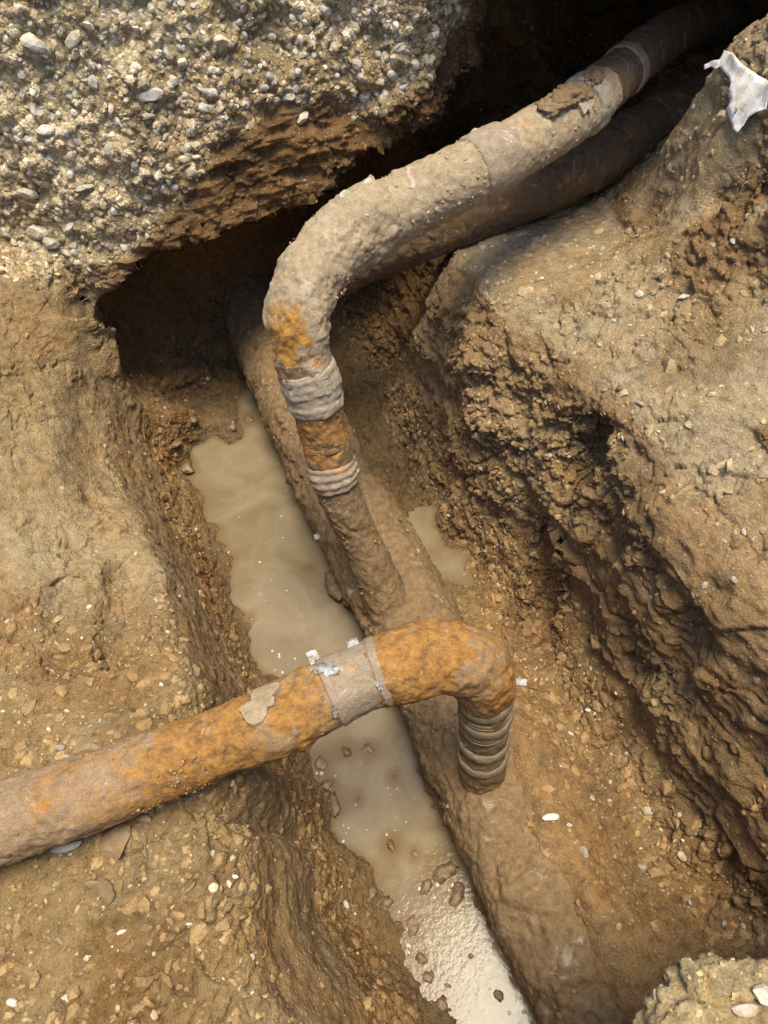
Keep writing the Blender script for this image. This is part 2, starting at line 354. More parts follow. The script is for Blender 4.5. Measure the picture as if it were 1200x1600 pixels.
# ---------------------------------------------------------------- solid -> surface nets
gx, gy = np.gradient(hh, VX); sc = (1/np.sqrt(1+gx**2+gy**2)).astype(np.float32)
Z = zs[None, None, :].astype(np.float32); X = GX[:, :, None].astype(np.float32); Y = GY[:, :, None].astype(np.float32)
f = (Z-hh[:, :, None].astype(np.float32))*sc[:, :, None]
def capsule(a, b, r0, r1, sz=1.0):
    a = np.array(a); b = np.array(b); ab = b-a
    t = np.clip(((X-a[0])*ab[0]+(Y-a[1])*ab[1]+(Z-a[2])*ab[2])/(ab@ab), 0, 1)
    return np.sqrt((X-a[0]-t*ab[0])**2+(Y-a[1]-t*ab[1])**2+((Z-a[2]-t*ab[2])/sz)**2)-(r0+(r1-r0)*t)
# gravel face: leans back, bulges
yw = 1.88+.28*(Z-.75)-.1*sstep(.0, .45, X)*sstep(.6, 1.2, Z)+.05*np.sin(X*5+1)+.2*sstep(.2, .55, X)
gr = np.maximum((yw-Y)*.96, Z-1.55)
cave = np.minimum(capsule((-.41, 1.87, .34), (-.1, 1.95, .33), .38, .4, .97), capsule((-.05, 2.0, .4), (.5, 2.15, .62), .36, .4, .85))
tun = capsule((.80, 2.0, .96), (1.5, 3.1, .9), .35, .42, 1.0)
gr = np.maximum(np.maximum(gr, -cave), -tun); gr = np.maximum(gr, np.minimum(.16-Z, 2.12-Y))
f = np.minimum(f, gr)
shade_roof = np.maximum(np.maximum(1.31+.02*np.sin(X*9)-Z, Z-1.56), np.maximum(1.60+.02*np.sin(X*17)-Y, .38-X))  # unseen overhang, added to keep sun off the hole and pipe end
f = np.minimum(f, shade_roof)
f = np.maximum(f, -capsule((-.54, 1.92, .34), (-.3, 1.98, .33), .25, .31, .97))
f = np.maximum(f, -capsule((-.45, 1.80, .36), (-.3, 1.85, .34), .27, .3, 1.0))
del gr, cave, tun, shade_roof
# shovel cuts scooped from the left bank
for (u0, v0, u1, v1, z0, z1, r) in ((70, 420, 10, 600, .82, .77, .12), (205, 870, 190, 1020, .52, .56, .07), (130, 620, 165, 760, .58, .5, .08), (110, 900, 95, 1010, .6, .62, .07), (20, 780, 0, 900, .69, .69, .09)):
    f = np.maximum(f, -capsule(P(u0, v0, z0), P(u1, v1, z1), r, r*.8))
# scoops in the right wall
for (u0, v0, u1, v1, z0, z1, r) in ((930, 690, 905, 850, .63, .34, .055), (860, 860, 850, 960, .3, .12, .05), (1130, 600, 1190, 690, .88, .82, .05)):
    f = np.maximum(f, -capsule(P(u0, v0, z0), P(u1, v1, z1), r, r*.8))
f = f.astype(np.float32)
_l = np.maximum(np.maximum(-_s[:, :, None], Z-.93-1.3*_nn[:, :, None]), .86-1.1*_s[:, :, None]+_nn[:, :, None]*2-Z)
_l = np.where((X > .08) & (Y < .4), _l, 1.)
f = np.minimum(f, _l).astype(np.float32); del _l
f[:, :, 0] = -.01
def surface_nets(f):
    ins = f < 0; sh = f.shape
    c = np.zeros((sh[0]-1, sh[1]-1, sh[2]-1), np.int8)
    for dx in (0, 1):
        for dy in (0, 1):
            for dz in (0, 1): c += ins[dx:sh[0]-1+dx, dy:sh[1]-1+dy, dz:sh[2]-1+dz]
    act = np.argwhere((c > 0) & (c < 8)); idx = -np.ones(c.shape, np.int32); idx[act[:, 0], act[:, 1], act[:, 2]] = np.arange(len(act))
    s = np.zeros((len(act), 3)); n = np.zeros(len(act))
    cor = [(a, b, d) for a in (0, 1) for b in (0, 1) for d in (0, 1)]
    val = {k: f[act[:, 0]+k[0], act[:, 1]+k[1], act[:, 2]+k[2]] for k in cor}
    for i, a in enumerate(cor):
        for b in cor[i+1:]:
            if sum(abs(p-q) for p, q in zip(a, b)) != 1: continue
            va, vb = val[a], val[b]; m = (va < 0) != (vb < 0); t = np.where(m, va/np.where(m, va-vb, 1), 0)
            s[m] += np.array(a)+t[m, None]*(np.array(b)-np.array(a)); n[m] += 1
    V = act+s/n[:, None]; Q = []
    for ax in range(3):
        o = [0, 0, 0]; o[ax] = 1; sl0 = [slice(1, -1)]*3; sl0[ax] = slice(0, sh[ax]-1); sl1 = [slice(1, -1)]*3; sl1[ax] = slice(1, sh[ax])
        A0 = ins[tuple(sl0)]; A1 = ins[tuple(sl1)]; e = np.argwhere(A0 != A1); off = np.array([1, 1, 1]); off[ax] = 0; e = e+off
        inside0 = ins[e[:, 0], e[:, 1], e[:, 2]]; b, d = [k for k in range(3) if k != ax]
        def ix(db, dd):
            q = e.copy(); q[:, b] += db; q[:, d] += dd; return idx[q[:, 0], q[:, 1], q[:, 2]]
        q = np.stack([ix(-1, -1), ix(0, -1), ix(0, 0), ix(-1, 0)], 1)
        fl = inside0 if ax != 1 else ~inside0
        q[~fl] = q[~fl][:, ::-1]; Q.append(q)
    Q = np.concatenate(Q); Q = Q[(Q >= 0).all(1)]
    return V*VX+np.array([X0, Y0, Z0]), Q
V, Q = surface_nets(f)
zc = V[Q].mean(1)
Q = Q[zc[:, 2] > Z0+.03]
print('nets', len(V), len(Q), round(time.time()-T0, 1)); del f
def compact(V, Q):
    u, inv = np.unique(Q, return_inverse=True); return V[u], inv.reshape(Q.shape)
def smooth(V, Q, n, k=.5):
    e = np.concatenate([Q[:, [0, 1]], Q[:, [1, 2]], Q[:, [2, 3]], Q[:, [3, 0]]]); deg = np.bincount(e[:, 0], minlength=len(V))+np.bincount(e[:, 1], minlength=len(V))
    for _ in range(n):
        W_ = np.stack([np.bincount(e[:, 0], V[e[:, 1], a], len(V))+np.bincount(e[:, 1], V[e[:, 0], a], len(V)) for a in range(3)], 1)/np.maximum(deg, 1)[:, None]
        V = V*(1-k)+W_*k
    return V
def subdiv(V, Q):
    e = np.concatenate([Q[:, [0, 1]], Q[:, [1, 2]], Q[:, [2, 3]], Q[:, [3, 0]]]); e.sort(axis=1)
    key = e[:, 0].astype(np.int64)*len(V)+e[:, 1]; u, inv = np.unique(key, return_inverse=True)
    ea = u//len(V); eb = u % len(V); n = len(V); EM = (V[ea]+V[eb])/2; FC = V[Q].mean(1); m = len(Q)
    i = inv.reshape(4, m)+n; c = np.arange(m)+n+len(u)
    Q2 = np.concatenate([np.stack([Q[:, 0], i[0], c, i[3]], 1), np.stack([i[0], Q[:, 1], i[1], c], 1), np.stack([c, i[1], Q[:, 2], i[2]], 1), np.stack([i[3], c, i[2], Q[:, 3]], 1)])
    return np.concatenate([V, EM, FC]), Q2
V, Q = compact(V, Q)
lab = np.arange(len(V)); _e4 = np.concatenate([Q[:, [0, 1]], Q[:, [1, 2]], Q[:, [2, 3]], Q[:, [3, 0]]])
for _ in range(400):
    l0 = lab.copy(); m_ = np.minimum(lab[_e4[:, 0]], lab[_e4[:, 1]]); np.minimum.at(lab, _e4[:, 0], m_); np.minimum.at(lab, _e4[:, 1], m_); lab = lab[lab]; lab = lab[lab]
    if (l0 == lab).all(): break
print('lab', _, round(time.time()-T0, 1)); bc = np.bincount(lab); print('parts', (bc > 0).sum(), _); Q = Q[bc[lab[Q[:, 0]]] > 3000]
V, Q = compact(V, Q); V = smooth(V, Q, 1)
nv = vnorm(V, Q)
if nv[np.argmax(V[:, 2])][2] < 0: Q = Q[:, ::-1]; nv = -nv
fc = V[Q].mean(1); pu, pv, pw = pix(fc); fn = vnorm(V, Q)[Q[:, 0]]
vis = (pw > .2) & (pu > -40) & (pu < 1240) & (pv > -40) & (pv < 1640) & (((CAM-fc)*fn).sum(1) > -.18*pw) & (fc[:, 1] < 2.75)
Vi, Qi = compact(V, Q[vis]); Vo, Qo = compact(V, Q[~vis])
Vi, Qi = subdiv(Vi, Qi); 
Vi, Qi = subdiv(Vi, Qi); 
Vi = Vi.astype(np.float64)
print('vis verts', len(Vi), 'outer', len(Vo), round(time.time()-T0, 1))

# ---------------------------------------------------------------- detail + colour
gl = [PY(u, v, 1.9) for u, v in ((-60, 370), (60, 385), (130, 405), (185, 385), (240, 335), (300, 285), (360, 225), (430, 190), (510, 185), (590, 190), (650, 165), (700, 120), (780, 40))]
glx = np.array([p[0] for p in gl]); glz = np.array([p[2] for p in gl])
TA = np.array([-.27, 1.0, 0]); TA /= np.linalg.norm(TA)
def axis_x(y): return .21-.27*y           # trench axis (main pipe)
def lerp(a, b, t): return a+(b-a)*t[:, None]
def detail(V, Q, full=True):
    n0 = vnorm(V, Q); x, y, z = V[:, 0], V[:, 1], V[:, 2]
    big = fbm(V, 2.2, 3, 50); mid = fbm(V, 9, 4, 60); fine = fbm(V, 42, 3, 70)
    zb = np.interp(x, glx, glz)+mid*.05
    G = sstep(1.7, 1.8, y+.03*big)*sstep(-.03, .04, z-zb)
    G = G*sstep(-.02, .06, np.interp(x, [-2, .22, .42, .7], [1, 1, .0, -1])+.0+mid*.2)
    dx = x-axis_x(y); near = sstep(.75, .85, z)*(y < .4)*(x > .1)*(x < .6)
    floor = sstep(.3, .12, z)*(1-G); wet = sstep(.09, .0, z)*(y > -.3)
    right = sstep(.2, .35, dx)*(1-G); block = sstep(.68, .78, x)*sstep(1.3, 1.4, y)*right*sstep(.68, .76, z); wallR = right*sstep(.14, .26, z)*sstep(.85, .6, n0[:, 2])*(1-block)
    left = sstep(-.2, -.3, dx)*(1-G); clay = sstep(1.74, 1.84, y)*sstep(.5, .62, z+mid*.05)*(1-G)*sstep(-.7, -.6, x)*sstep(.9, .6, x)
    topR = right*(1-wallR)*sstep(.5, .6, z); topL = left*np.maximum(sstep(.48, .54, z), sstep(.28, .36, z)*sstep(.45, .7, n0[:, 2]))
    d = mid*.012+fine*.003
    # gravel: knobbly packed stones
    gp = V*36+fine[:, None]*.35
    f1, f2, idv = worley(gp, 3); k1 = np.clip(.75-f1, 0, 1)**1.0
    g1, g2, idg = worley(V*75, 9)
    d += G*(mid*.03+big*.025+fbm(V, 18, 3, 65)*.018+k1*(idv**2)*.034+(.7-g1)*.008)
    # crumbly clods where noise says so
    cr = sstep(-.05, .35, fbm(V, 5.5, 3, 90)+.05)
    # polygons / clods plates in the soil
    p2 = V*np.array([19, 19, 19])+mid[:, None]*.9
    h1, h2, idh = worley(p2, 21); crack = sstep(.12, .0, h2-h1)
    q1, q2, idq = worley(V*48+fine[:, None]*.4, 31); crk2 = sstep(.14, .0, q2-q1)
    # lower left crusty ground
    LL = topL*sstep(1.0, .6, y)*1.0; UL = topL-LL
    lc1, lc2, lci = worley(V*np.array([10, 10, 10])+mid[:, None]*.7+fine[:, None]*.12, 77); lcr = sstep(.07, .0, lc2-lc1)*sstep(.0, .3, fbm(V, 3, 3, 78)+.1)
    d += LL*(-lcr*.012+(lci-.5)*.006)
    d += LL*((idh-.5)*.008*cr-crack*.007*cr+(idq-.5)*.006-crk2*.003)
    d += UL*cr*((idh-.5)*.01-crack*.006+(idq-.5)*.008)+UL*big*.02
    d += UL*(1-cr)*(fbm(V*np.array([1, 1, 3]), 4, 2, 95)*.012)
    # left face
    lf = left*(1-topL)*(1-floor); d += lf*(fbm(V*np.array([2.0, .45, 1.6]), 5, 4, 110)*.01+(idq-.5)*.005+(idh-.5)*.004)
    # right wall: torn ridges running down and along the trench
    s1 = (V@TA); s3 = np.stack([s1*.55+z*.5, dx*1.6, z*1.9+dx*.5], 1)
    rid = fbm(s3, 6.5, 4, 130, .55, True)
    rid2 = fbm(np.stack([s1*7+mid*.6, dx*4, z*2.2], 1), 1.7, 4, 140, .6, True)
    sm = sstep(-.4, .1, fbm(np.stack([s1*2.2, dx*4, z*4], 1), 1.3, 3, 160))
    w1_, w2_, wd_ = worley(np.stack([s1*3.4+mid*.8, dx*6+mid*.5, z*8+s1*1.5], 1), 161); w3_, w4_, we_ = worley(np.stack([s1*11+mid, dx*14, z*9], 1), 163)
    d += wallR*((wd_-.5)*.02-sstep(.12, 0, w2_-w1_)*.005+rid*.008+mid*.014+fbm(np.stack([s1*1.2+z*1.0, dx*3, z*1.2-s1*.4], 1), 9, 4, 166)*.016+(1-sm)*((we_-.5)*.018-sstep(.1, 0, w4_-w3_)*.005+(fbm(np.stack([s1*7+mid*.5, dx*5, z*2.6], 1), 2.4, 5, 140, .6))*.022+(idq-.5)*.014-crk2*.004+(.6-g1)*.006)+sm*fbm(np.stack([s1*9, dx*9, z*1.6], 1), 4, 3, 165)*.004)+wallR*big*.035
    d += topR*(cr*((idh-.5)*.012-crack*.006+(idq-.5)*.009)+fbm(np.stack([s1*3, dx, z], 1), 5, 3, 150, ridge=True)*.009)
    # band of broken clods on the right bank
    uu, vv, _ = pix(V); band = np.exp(-((dx-.47-.05*np.sin(y*9))/.06)**2)*sstep(.8, 1.1, y)*sstep(1.5, 1.25, y)*right
    d += band*((idh-.6)*.03-crack*.012+(idq-.5)*.015)
    # floor: lumpy mud
    fw = floor*(1-wet*.5); dg = sstep(.45, .1, y)*.5+.6
    d += fw*((idq-.5)*.014*dg+(idh-.5)*.01-cr*crack*.005-crk2*.004+mid*.006)+wet*floor*(fbm(V, 26, 3, 170)*.012)
    d += clay*(fbm(V*np.array([1, 1, 2.2]), 8, 4, 180, ridge=True)*.03+(idh-.5)*.02)
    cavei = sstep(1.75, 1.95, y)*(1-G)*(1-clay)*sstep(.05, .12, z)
    d += cavei*(fbm(V*np.array([.8, .8, 2.6]), 6, 4, 190, ridge=True)*.026+(idh-.5)*.012)
    d += near*((idq-.4)*.02+(.6-g1)*.012)
    # keep the skirt of open water edges natural
    Vn = V+n0*(d)[:, None]
    # colours (dry albedo; wet soil is darker)
    c = np.tile(np.array([.31, .195, .095]), (len(V), 1))
    v1 = sstep(-.4, .4, fbm(V, 3.1, 4, 200)); v2 = sstep(-.2, .5, fbm(V, 6, 4, 210)); v3 = sstep(.0, .5, fbm(V, 4.3, 5, 220))
    tanL = lerp(np.tile([.38, .29, .175], (len(V), 1)), np.array([.29, .205, .11]), v1); c = lerp(c, tanL, UL)
    c = lerp(c, lerp(np.tile([.31, .215, .11], (len(V), 1)), np.array([.23, .145, .065]), v2), LL)
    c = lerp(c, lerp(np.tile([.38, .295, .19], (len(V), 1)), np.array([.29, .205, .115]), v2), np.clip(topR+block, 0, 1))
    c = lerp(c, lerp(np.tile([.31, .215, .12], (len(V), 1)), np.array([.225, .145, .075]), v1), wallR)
    c = lerp(c, np.tile([.26, .18, .1], (len(V), 1)), lf)
    c = lerp(c, lerp(np.tile([.27, .175, .085], (len(V), 1)), np.array([.19, .11, .05]), v2), floor)
    c = lerp(c, np.tile([.15, .1, .05], (len(V), 1)), wet*floor*.85)
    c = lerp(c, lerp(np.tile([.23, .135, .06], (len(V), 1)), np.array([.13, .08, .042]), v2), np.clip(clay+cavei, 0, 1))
    gc = lerp(np.tile([.43, .35, .22], (len(V), 1)), np.array([.3, .22, .125]), v1); st = sstep(.45, .2, f1)*(idv > .45); gc = lerp(gc, np.tile([.6, .55, .45], (len(V), 1)), st*.8)
    c = lerp(c, gc, G); c = lerp(c, np.tile([.47, .36, .2], (len(V), 1)), near)
    c = lerp(c, np.tile([.34, .18, .07], (len(V), 1)), v3*.22*(1-G))
    c = c*np.array([1.05, 1.02, .92])
    wv = np.clip(wet*.95+floor*.18*v2, 0, 1)
    reg = dict(G=G, floor=floor, wet=wet, topL=topL, topR=topR, wallR=wallR, clay=clay, near=near, LL=LL, band=band, cavei=cavei, right=right)
    return Vn, c, wv, reg
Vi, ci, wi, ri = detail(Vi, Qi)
Vo, co_, wo_, ro_ = detail(Vo, Qo)
print('detail', round(time.time()-T0, 1))
def build_ground(V, Q, c, wv, r, far=False):
    cx = V[Q].mean(1)
    cls = np.zeros(len(Q), int)
    q0 = Q[:, 0]
    cls[(cx[:, 0] > axis_x(cx[:, 1]))] = 2; cls[(cx[:, 0] <= axis_x(cx[:, 1]))] = 1
    cls[(r['floor'][q0] > .5) & (r['wallR'][q0] < .5)] = 0
    cls[(r['G'][q0] > .5) | ((cx[:, 1] > 1.86) & (cx[:, 2] > .66) & (cx[:, 0] < .5) & (cx[:, 0] > -.75))] = 3
    for k, nm in enumerate(('trench_floor', 'left_bank', 'right_bank', 'gravel_face')):
        sel = cls == k
        if not sel.any(): continue
        u, inv = np.unique(Q[sel], return_inverse=True)
        me = mesh(nm, V[u], inv.reshape(-1, 4), [M_gravelsoil if k == 3 else M_soil])
        attr(me, 'tone', c[u], 'C'); attr(me, 'wet', wv[u])
        o = obj(nm, me); tag(o, kind='structure')
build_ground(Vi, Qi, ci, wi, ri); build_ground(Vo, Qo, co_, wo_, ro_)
# surrounding ground sheet with the excavation left open
o4 = np.array([[X0+.03, Y0+.03], [X1-.03, Y0+.03], [X1-.03, Y1-.03], [X0+.03, Y1-.03]]); big = np.array([[-150, -150], [150, -150], [150, 150], [-150, 150]])
Vg = np.zeros((8, 3)); Vg[:4, :2] = o4; Vg[4:, :2] = big; Vg[:, 2] = 1.545
mg = mesh('ground', Vg, np.array([[0, 4, 5, 1], [1, 5, 6, 2], [2, 6, 7, 3], [3, 7, 4, 0]]), [M_soil]); attr(mg, 'tone', np.tile([.38, .28, .16], (8, 1)), 'C'); attr(mg, 'wet', np.zeros(8))
tag(obj('ground', mg), kind='structure')
BV = BVHTree.FromPolygons(Vi.tolist(), Qi.tolist()); print('bvh', round(time.time()-T0, 1))
def hit(u, v):
    d = ray(u, v); r = BV.ray_cast(Vector(CAM), Vector(d).normalized()); return (np.array(r[0]), np.array(r[1])) if r[0] is not None else (P(u, v, .3), np.array([0, 0, 1.]))

# ---------------------------------------------------------------- water
def inside(poly, x, y):
    r = np.zeros(x.shape, bool); n = len(poly)
    for a in range(n):
        (x0, y0), (x1, y1) = poly[a], poly[(a+1) % n]
        if y0 == y1: continue
        r ^= ((y0 > y) != (y1 > y)) & (x < (x1-x0)*(y-y0)/(y1-y0)+x0)
    return r
def sheet(name, pts, z, lumps=()):
    pts = [tuple(p[:2]) for p in pts]; a = np.array(pts); gx_ = np.arange(a[:, 0].min(), a[:, 0].max(), .01); gy_ = np.arange(a[:, 1].min(), a[:, 1].max(), .01)
    GXw, GYw = np.meshgrid(gx_, gy_, indexing='ij'); ins = inside(pts, GXw, GYw); dep = np.zeros(GXw.shape)
    for q in np.argwhere(ins):
        h_ = BV.ray_cast(Vector((GXw[q[0], q[1]], GYw[q[0], q[1]], z+.06)), Vector((0, 0, -1))); dep[q[0], q[1]] = .06 if h_[0] is None else z-h_[0].z
    keep = ins & (blur(dep > -.02, 3) > .01)
    for c_, r_ in lumps: dep = np.minimum(dep, np.clip(np.hypot(GXw-c_[0], GYw-c_[1])-r_*1.1, 0, 1)*.7)
    n1_ = len(gy_); I = np.arange(GXw.size).reshape(GXw.shape); F_ = np.stack([I[:-1, :-1], I[1:, :-1], I[1:, 1:], I[:-1, 1:]], -1)[keep[:-1, :-1]]
    Vw = np.stack([GXw.ravel(), GYw.ravel(), np.full(GXw.size, z)], 1); u_, inv_ = np.unique(F_, return_inverse=True)
    me = mesh(name, Vw[u_], inv_.reshape(-1, 4), [M_water]); attr(me, 'depth', blur(dep, 1).ravel()[u_]); return tag(obj(name, me), kind='structure')
WL = []
def make_water():
    sheet('water', [(-.76, 2.1), (-.7, 1.4), (-.5, .7), (-.4, .2), (-.2, -.25), (.22, -.3), (.05, .55), (-.2, 1.3), (-.35, 2.1)][::-1], 0.0, WL)
    _pc = P(682, 872, .05); puddle_z = float(bil(hh, _pc[0:1], _pc[1:2])[0])+.012
    sheet('puddle_water', [(_pc[0]+.13*math.cos(a)*.8, _pc[1]+.2*math.sin(a)) for a in np.linspace(0, 2*math.pi, 24, endpoint=False)], puddle_z)

# ---------------------------------------------------------------- pipes
import bmesh
ICO = bmesh.new(); bmesh.ops.create_icosphere(ICO, subdivisions=1, radius=1); icv = np.array([v.co[:] for v in ICO.verts]); icf = np.array([[v.index for v in f_.verts] for f_ in ICO.faces]); ICO.free()
icv = icv[:, :]; 
vars_ = [icv*(1+.32*rng.uniform(-1, 1, (len(icv), 1))) for _ in range(16)]
def catmull(pts, n=40):
    pts = np.array(pts, float); out = []
    q = np.vstack([2*pts[0]-pts[1], pts, 2*pts[-1]-pts[-2]])
    for i in range(1, len(q)-2):
        t = np.linspace(0, 1, n, endpoint=False)[:, None]
        out.append(.5*((2*q[i])+(-q[i-1]+q[i+1])*t+(2*q[i-1]-5*q[i]+4*q[i+1]-q[i+2])*t**2+(-q[i-1]+3*q[i]-3*q[i+1]+q[i+2])*t**3))
    out.append(q[-2][None]); return np.vstack(out)
class Path:
    def __init__(s, nodes):                      # nodes: (u, v, z, width_px) or ('w', x, y, z, r)
        pts = []
        for nd in nodes:
            if nd[0] == 'w': pts.append(nd[1:])
            else:
                p = P(*nd[:3]); pts.append((*p, nd[3]/2*depth(p)/FPX))
        c = catmull(pts); L = np.concatenate([[0], np.cumsum(np.linalg.norm(np.diff(c[:, :3], axis=0), axis=1))]); s.L = L[-1]
        s.t = np.arange(0, s.L, .0035); s.c = np.stack([np.interp(s.t, L, c[:, k]) for k in range(4)], 1)
        T = np.gradient(s.c[:, :3], axis=0); T /= np.linalg.norm(T, axis=1, keepdims=True); s.T = T
        n = np.cross(T[0], [0, 0, 1.]); n /= np.linalg.norm(n); NN = [n]
        for i in range(1, len(T)):
            n = n-T[i]*(n@T[i]); n /= np.linalg.norm(n); NN.append(n)
        s.N = np.array(NN); s.B = np.cross(T, s.N)
        s.nodes = pts
    def at_pix(s, u, v):
        pu, pv, _ = pix(s.c[:, :3]); return int(np.argmin((pu-u)**2+(pv-v)**2))
    def tube(s, name, i0, i1, m, parent, dr=0.0, seg=144, rough=.004, prof=None, lump=1.0, seed=0, rust=None, closed=True, label=None):
        seg = int(seg*.82); i0 = max(i0, 0); i1 = min(i1, len(s.c)-1)
        c = s.c[i0:i1+1]; n = len(c); a = np.linspace(0, 2*np.pi, seg, endpoint=False)
        dirs = s.N[i0:i1+1, None]*np.cos(a)[None, :, None]+s.B[i0:i1+1, None]*np.sin(a)[None, :, None]
        r = (c[:, 3]+dr)[:, None, None]
        if prof is not None: r = r+np.array([prof(k/(n-1)) for k in range(n)])[:, None, None]
        p = (c[:, None, :3]+dirs*r).reshape(-1, 3)
        nn = fbm(p, 14, 4, 300+seed)*rough*1.6*lump+fbm(p, 70, 3, 330+seed)*rough*.7
        w1, w2, wi_ = worley(p*42, 40+seed); pt = sstep(.0, .4, fbm(p, 9, 3, 350+seed))
        nn = nn+pt*(wi_-.45)*rough*1.3*lump-pt*sstep(.12, 0, w2-w1)*rough*.6
        fl1 = sstep(.02, .07, fbm(p, 8, 5, 370+seed, .6)); fl2 = sstep(.05, .09, fbm(p, 15, 5, 380+seed, .6))
        nn = nn*.8+(fl1*.5+fl2*.35)*rough*.75+fbm(p, 170, 2, 390+seed)*rough*.22
        p = p+dirs.reshape(-1, 3)*nn[:, None]
        I = np.arange(n*seg).reshape(n, seg); J = np.roll(I, -1, 1)
        Fq = np.stack([I[:-1], J[:-1], J[1:], I[1:]], -1).reshape(-1, 4)
        if closed:
            k0 = len(p); p = np.vstack([p, c[0, :3]-s.T[i0]*.001, c[-1, :3]+s.T[i1]*.001])
            cap0 = np.stack([I[0], np.full(seg, k0), np.full(seg, k0), J[0]], -1); 
            me_f = [tuple(q) for q in Fq.tolist()]+[(int(I[0, k]), k0, int(J[0, k])) for k in range(seg)]+[(int(J[-1, k]), k0+1, int(I[-1, k])) for k in range(seg)]
        me = bpy.data.meshes.new(name); org = np.array(parent.location) if parent else np.zeros(3)
        me.from_pydata((p-org).tolist(), [], me_f if closed else Fq.tolist()); me.materials.append(m); me.polygons.foreach_set('use_smooth', np.full(len(me.polygons), True))
        rv = np.full(len(p), .5, np.float32) if rust is None else rust(p)
        if closed: fl1 = np.append(fl1, [.5, .5])
        rv = rv*(1.3-.6*fl1)
        attr(me, 'rust', rv); o = obj(name, me, parent)
        if label: o['label'] = label
        return o
def around(u, v, r):      # rust strongest near an image spot projected on the pipe (a patch of rust on the metal)
    def fn(p):
        pu, pv, _ = pix(p); n_ = fbm(p, 13, 4, 410); n2_ = fbm(p, 45, 3, 411); return np.clip(1.15*np.exp(-((pu-u)**2+(pv-v)**2)/(r*1.35)**2*np.exp(-n_*2.2))+n2_*.25*np.exp(-((pu-u)**2+(pv-v)**2)/(r*1.9)**2), 0, 1.2)
    return fn
bulge = lambda a: (lambda t: a*math.sin(math.pi*t)**.5 if 0 < t < 1 else 0)
step_ = lambda a: (lambda t: a*min(1, t/.06, (1-t)/.06) if 0 < t < 1 else 0)

# main pipe in the trench floor
mp = Path([(345, 385, .13, 92), (405, 500, .13, 100), (450, 597, .13, 110), (510, 726, .13, 122), (576, 845, .13, 134), (632, 950, .13, 144), (709, 1098, .13, 156), (777, 1257, .13, 162), (854, 1415, .13, 166), (926, 1567, .13, 168), (1000, 1720, .13, 170)])
t_main = thing('main_pipe', tuple(mp.c[len(mp.c)//2, :3]), 'large mud covered pipe half buried along the trench floor beside the long water strip', 'pipe')
mp.tube('pipe_body', 0, len(mp.c)-1, M_pipe_main, t_main, 0, 190, .0075, seed=1, lump=1.6, rust=lambda p: np.full(len(p), .35))
i = mp.at_pix(470, 640); 
mp.tube('pipe_collar', i-6, i+9, M_pipe_main, t_main, .006, 150, .004, seed=2)

# upper branch
up = Path([(640, 1010, .12, 72), (604, 935, .23, 68), (574, 868, .35, 60), (543, 800, .47, 60), (520, 740, .57, 68), (507, 680, .66, 70), (490, 610, .77, 78), (470, 545, .86, 84), (468, 490, .92, 92), (489, 430, .96, 106), (546, 366, .98, 110), (630, 323, .98, 101), (730, 272, 1.0, 97), (820, 224, 1.0, 89), (895, 178, 1.0, 83), (955, 128, 1.0, 78), (1005, 84, .98, 74), (1055, 50, .92, 70), (1105, 35, .82, 66), (1170, 35, .7, 62)])
i_r = up.at_pix(478, 575); i_e = up.at_pix(600, 338); i_s = up.at_pix(936, 143)
t_up = thing('branch_pipe', tuple(up.c[i_e, :3]), 'pale mud caked pipe bending up from the floor and running into the dark hole', 'pipe')
up.tube('riser', 0, i_r+8, M_pipe_main, t_up, 0, 128, .005, seed=3, label='brown muddy riser with rust streaks', rust=around(500, 650, 60))
up.tube('elbow', i_r-4, i_e, M_pipe_up, t_up, .0, 150, .007, seed=4, lump=1.35, rust=around(452, 535, 46), prof=lambda t: .003*math.exp(-((t-.25)/.2)**2), label='thick caked elbow with an orange rust patch')
up.tube('pipe_run', i_e-3, i_s, M_pipe_up, t_up, -.001, 140, .004, seed=5, label='pale tan straight run')
up.tube('pipe_end', i_s-3, len(up.c)-1, M_pipe_shade, t_up, -.004, 120, .004, seed=6, label='brown far run inside the hole, colour darkened for shade')
k = up.at_pix(487, 605); up.tube('sleeve', k-14, k+14, M_white, t_up, .004, 140, .003, prof=lambda t: .003*min(1, t/.1, (1-t)/.1)+.0012*math.sin(t*13)+.0006*math.sin(t*37), seed=7, label='white fabric sleeve under the elbow')
k = up.at_pix(519, 738); up.tube('sleeve', k-9, k+9, M_sleeve, t_up, .002, 130, .004, prof=lambda t: .006*math.sin(math.pi*t)**.7+.0018*math.sin(t*22), seed=8, label='muddy collar on the riser')
k = up.at_pix(508, 690); up.tube('band', k-2, k+2, M_pipe_main, t_up, .003, 120, .002, seed=9)
k = up.at_pix(800, 230); up.tube('sleeve', k-34, k-8, M_sleeve, t_up, .001, 130, .003, prof=step_(.0035), seed=10, label='pinkish sleeve on the upper run')
k = up.at_pix(905, 165); up.tube('band', k-2, k+11, M_white, t_up, .002, 130, .003, prof=step_(.003), seed=11, label='white collar before the pipe enters shade')
k = up.at_pix(975, 112); up.tube('band', k-4, k+4, M_sleeve, t_up, -.002, 120, .002, prof=step_(.002), seed=12, label='pale collar inside the hole')

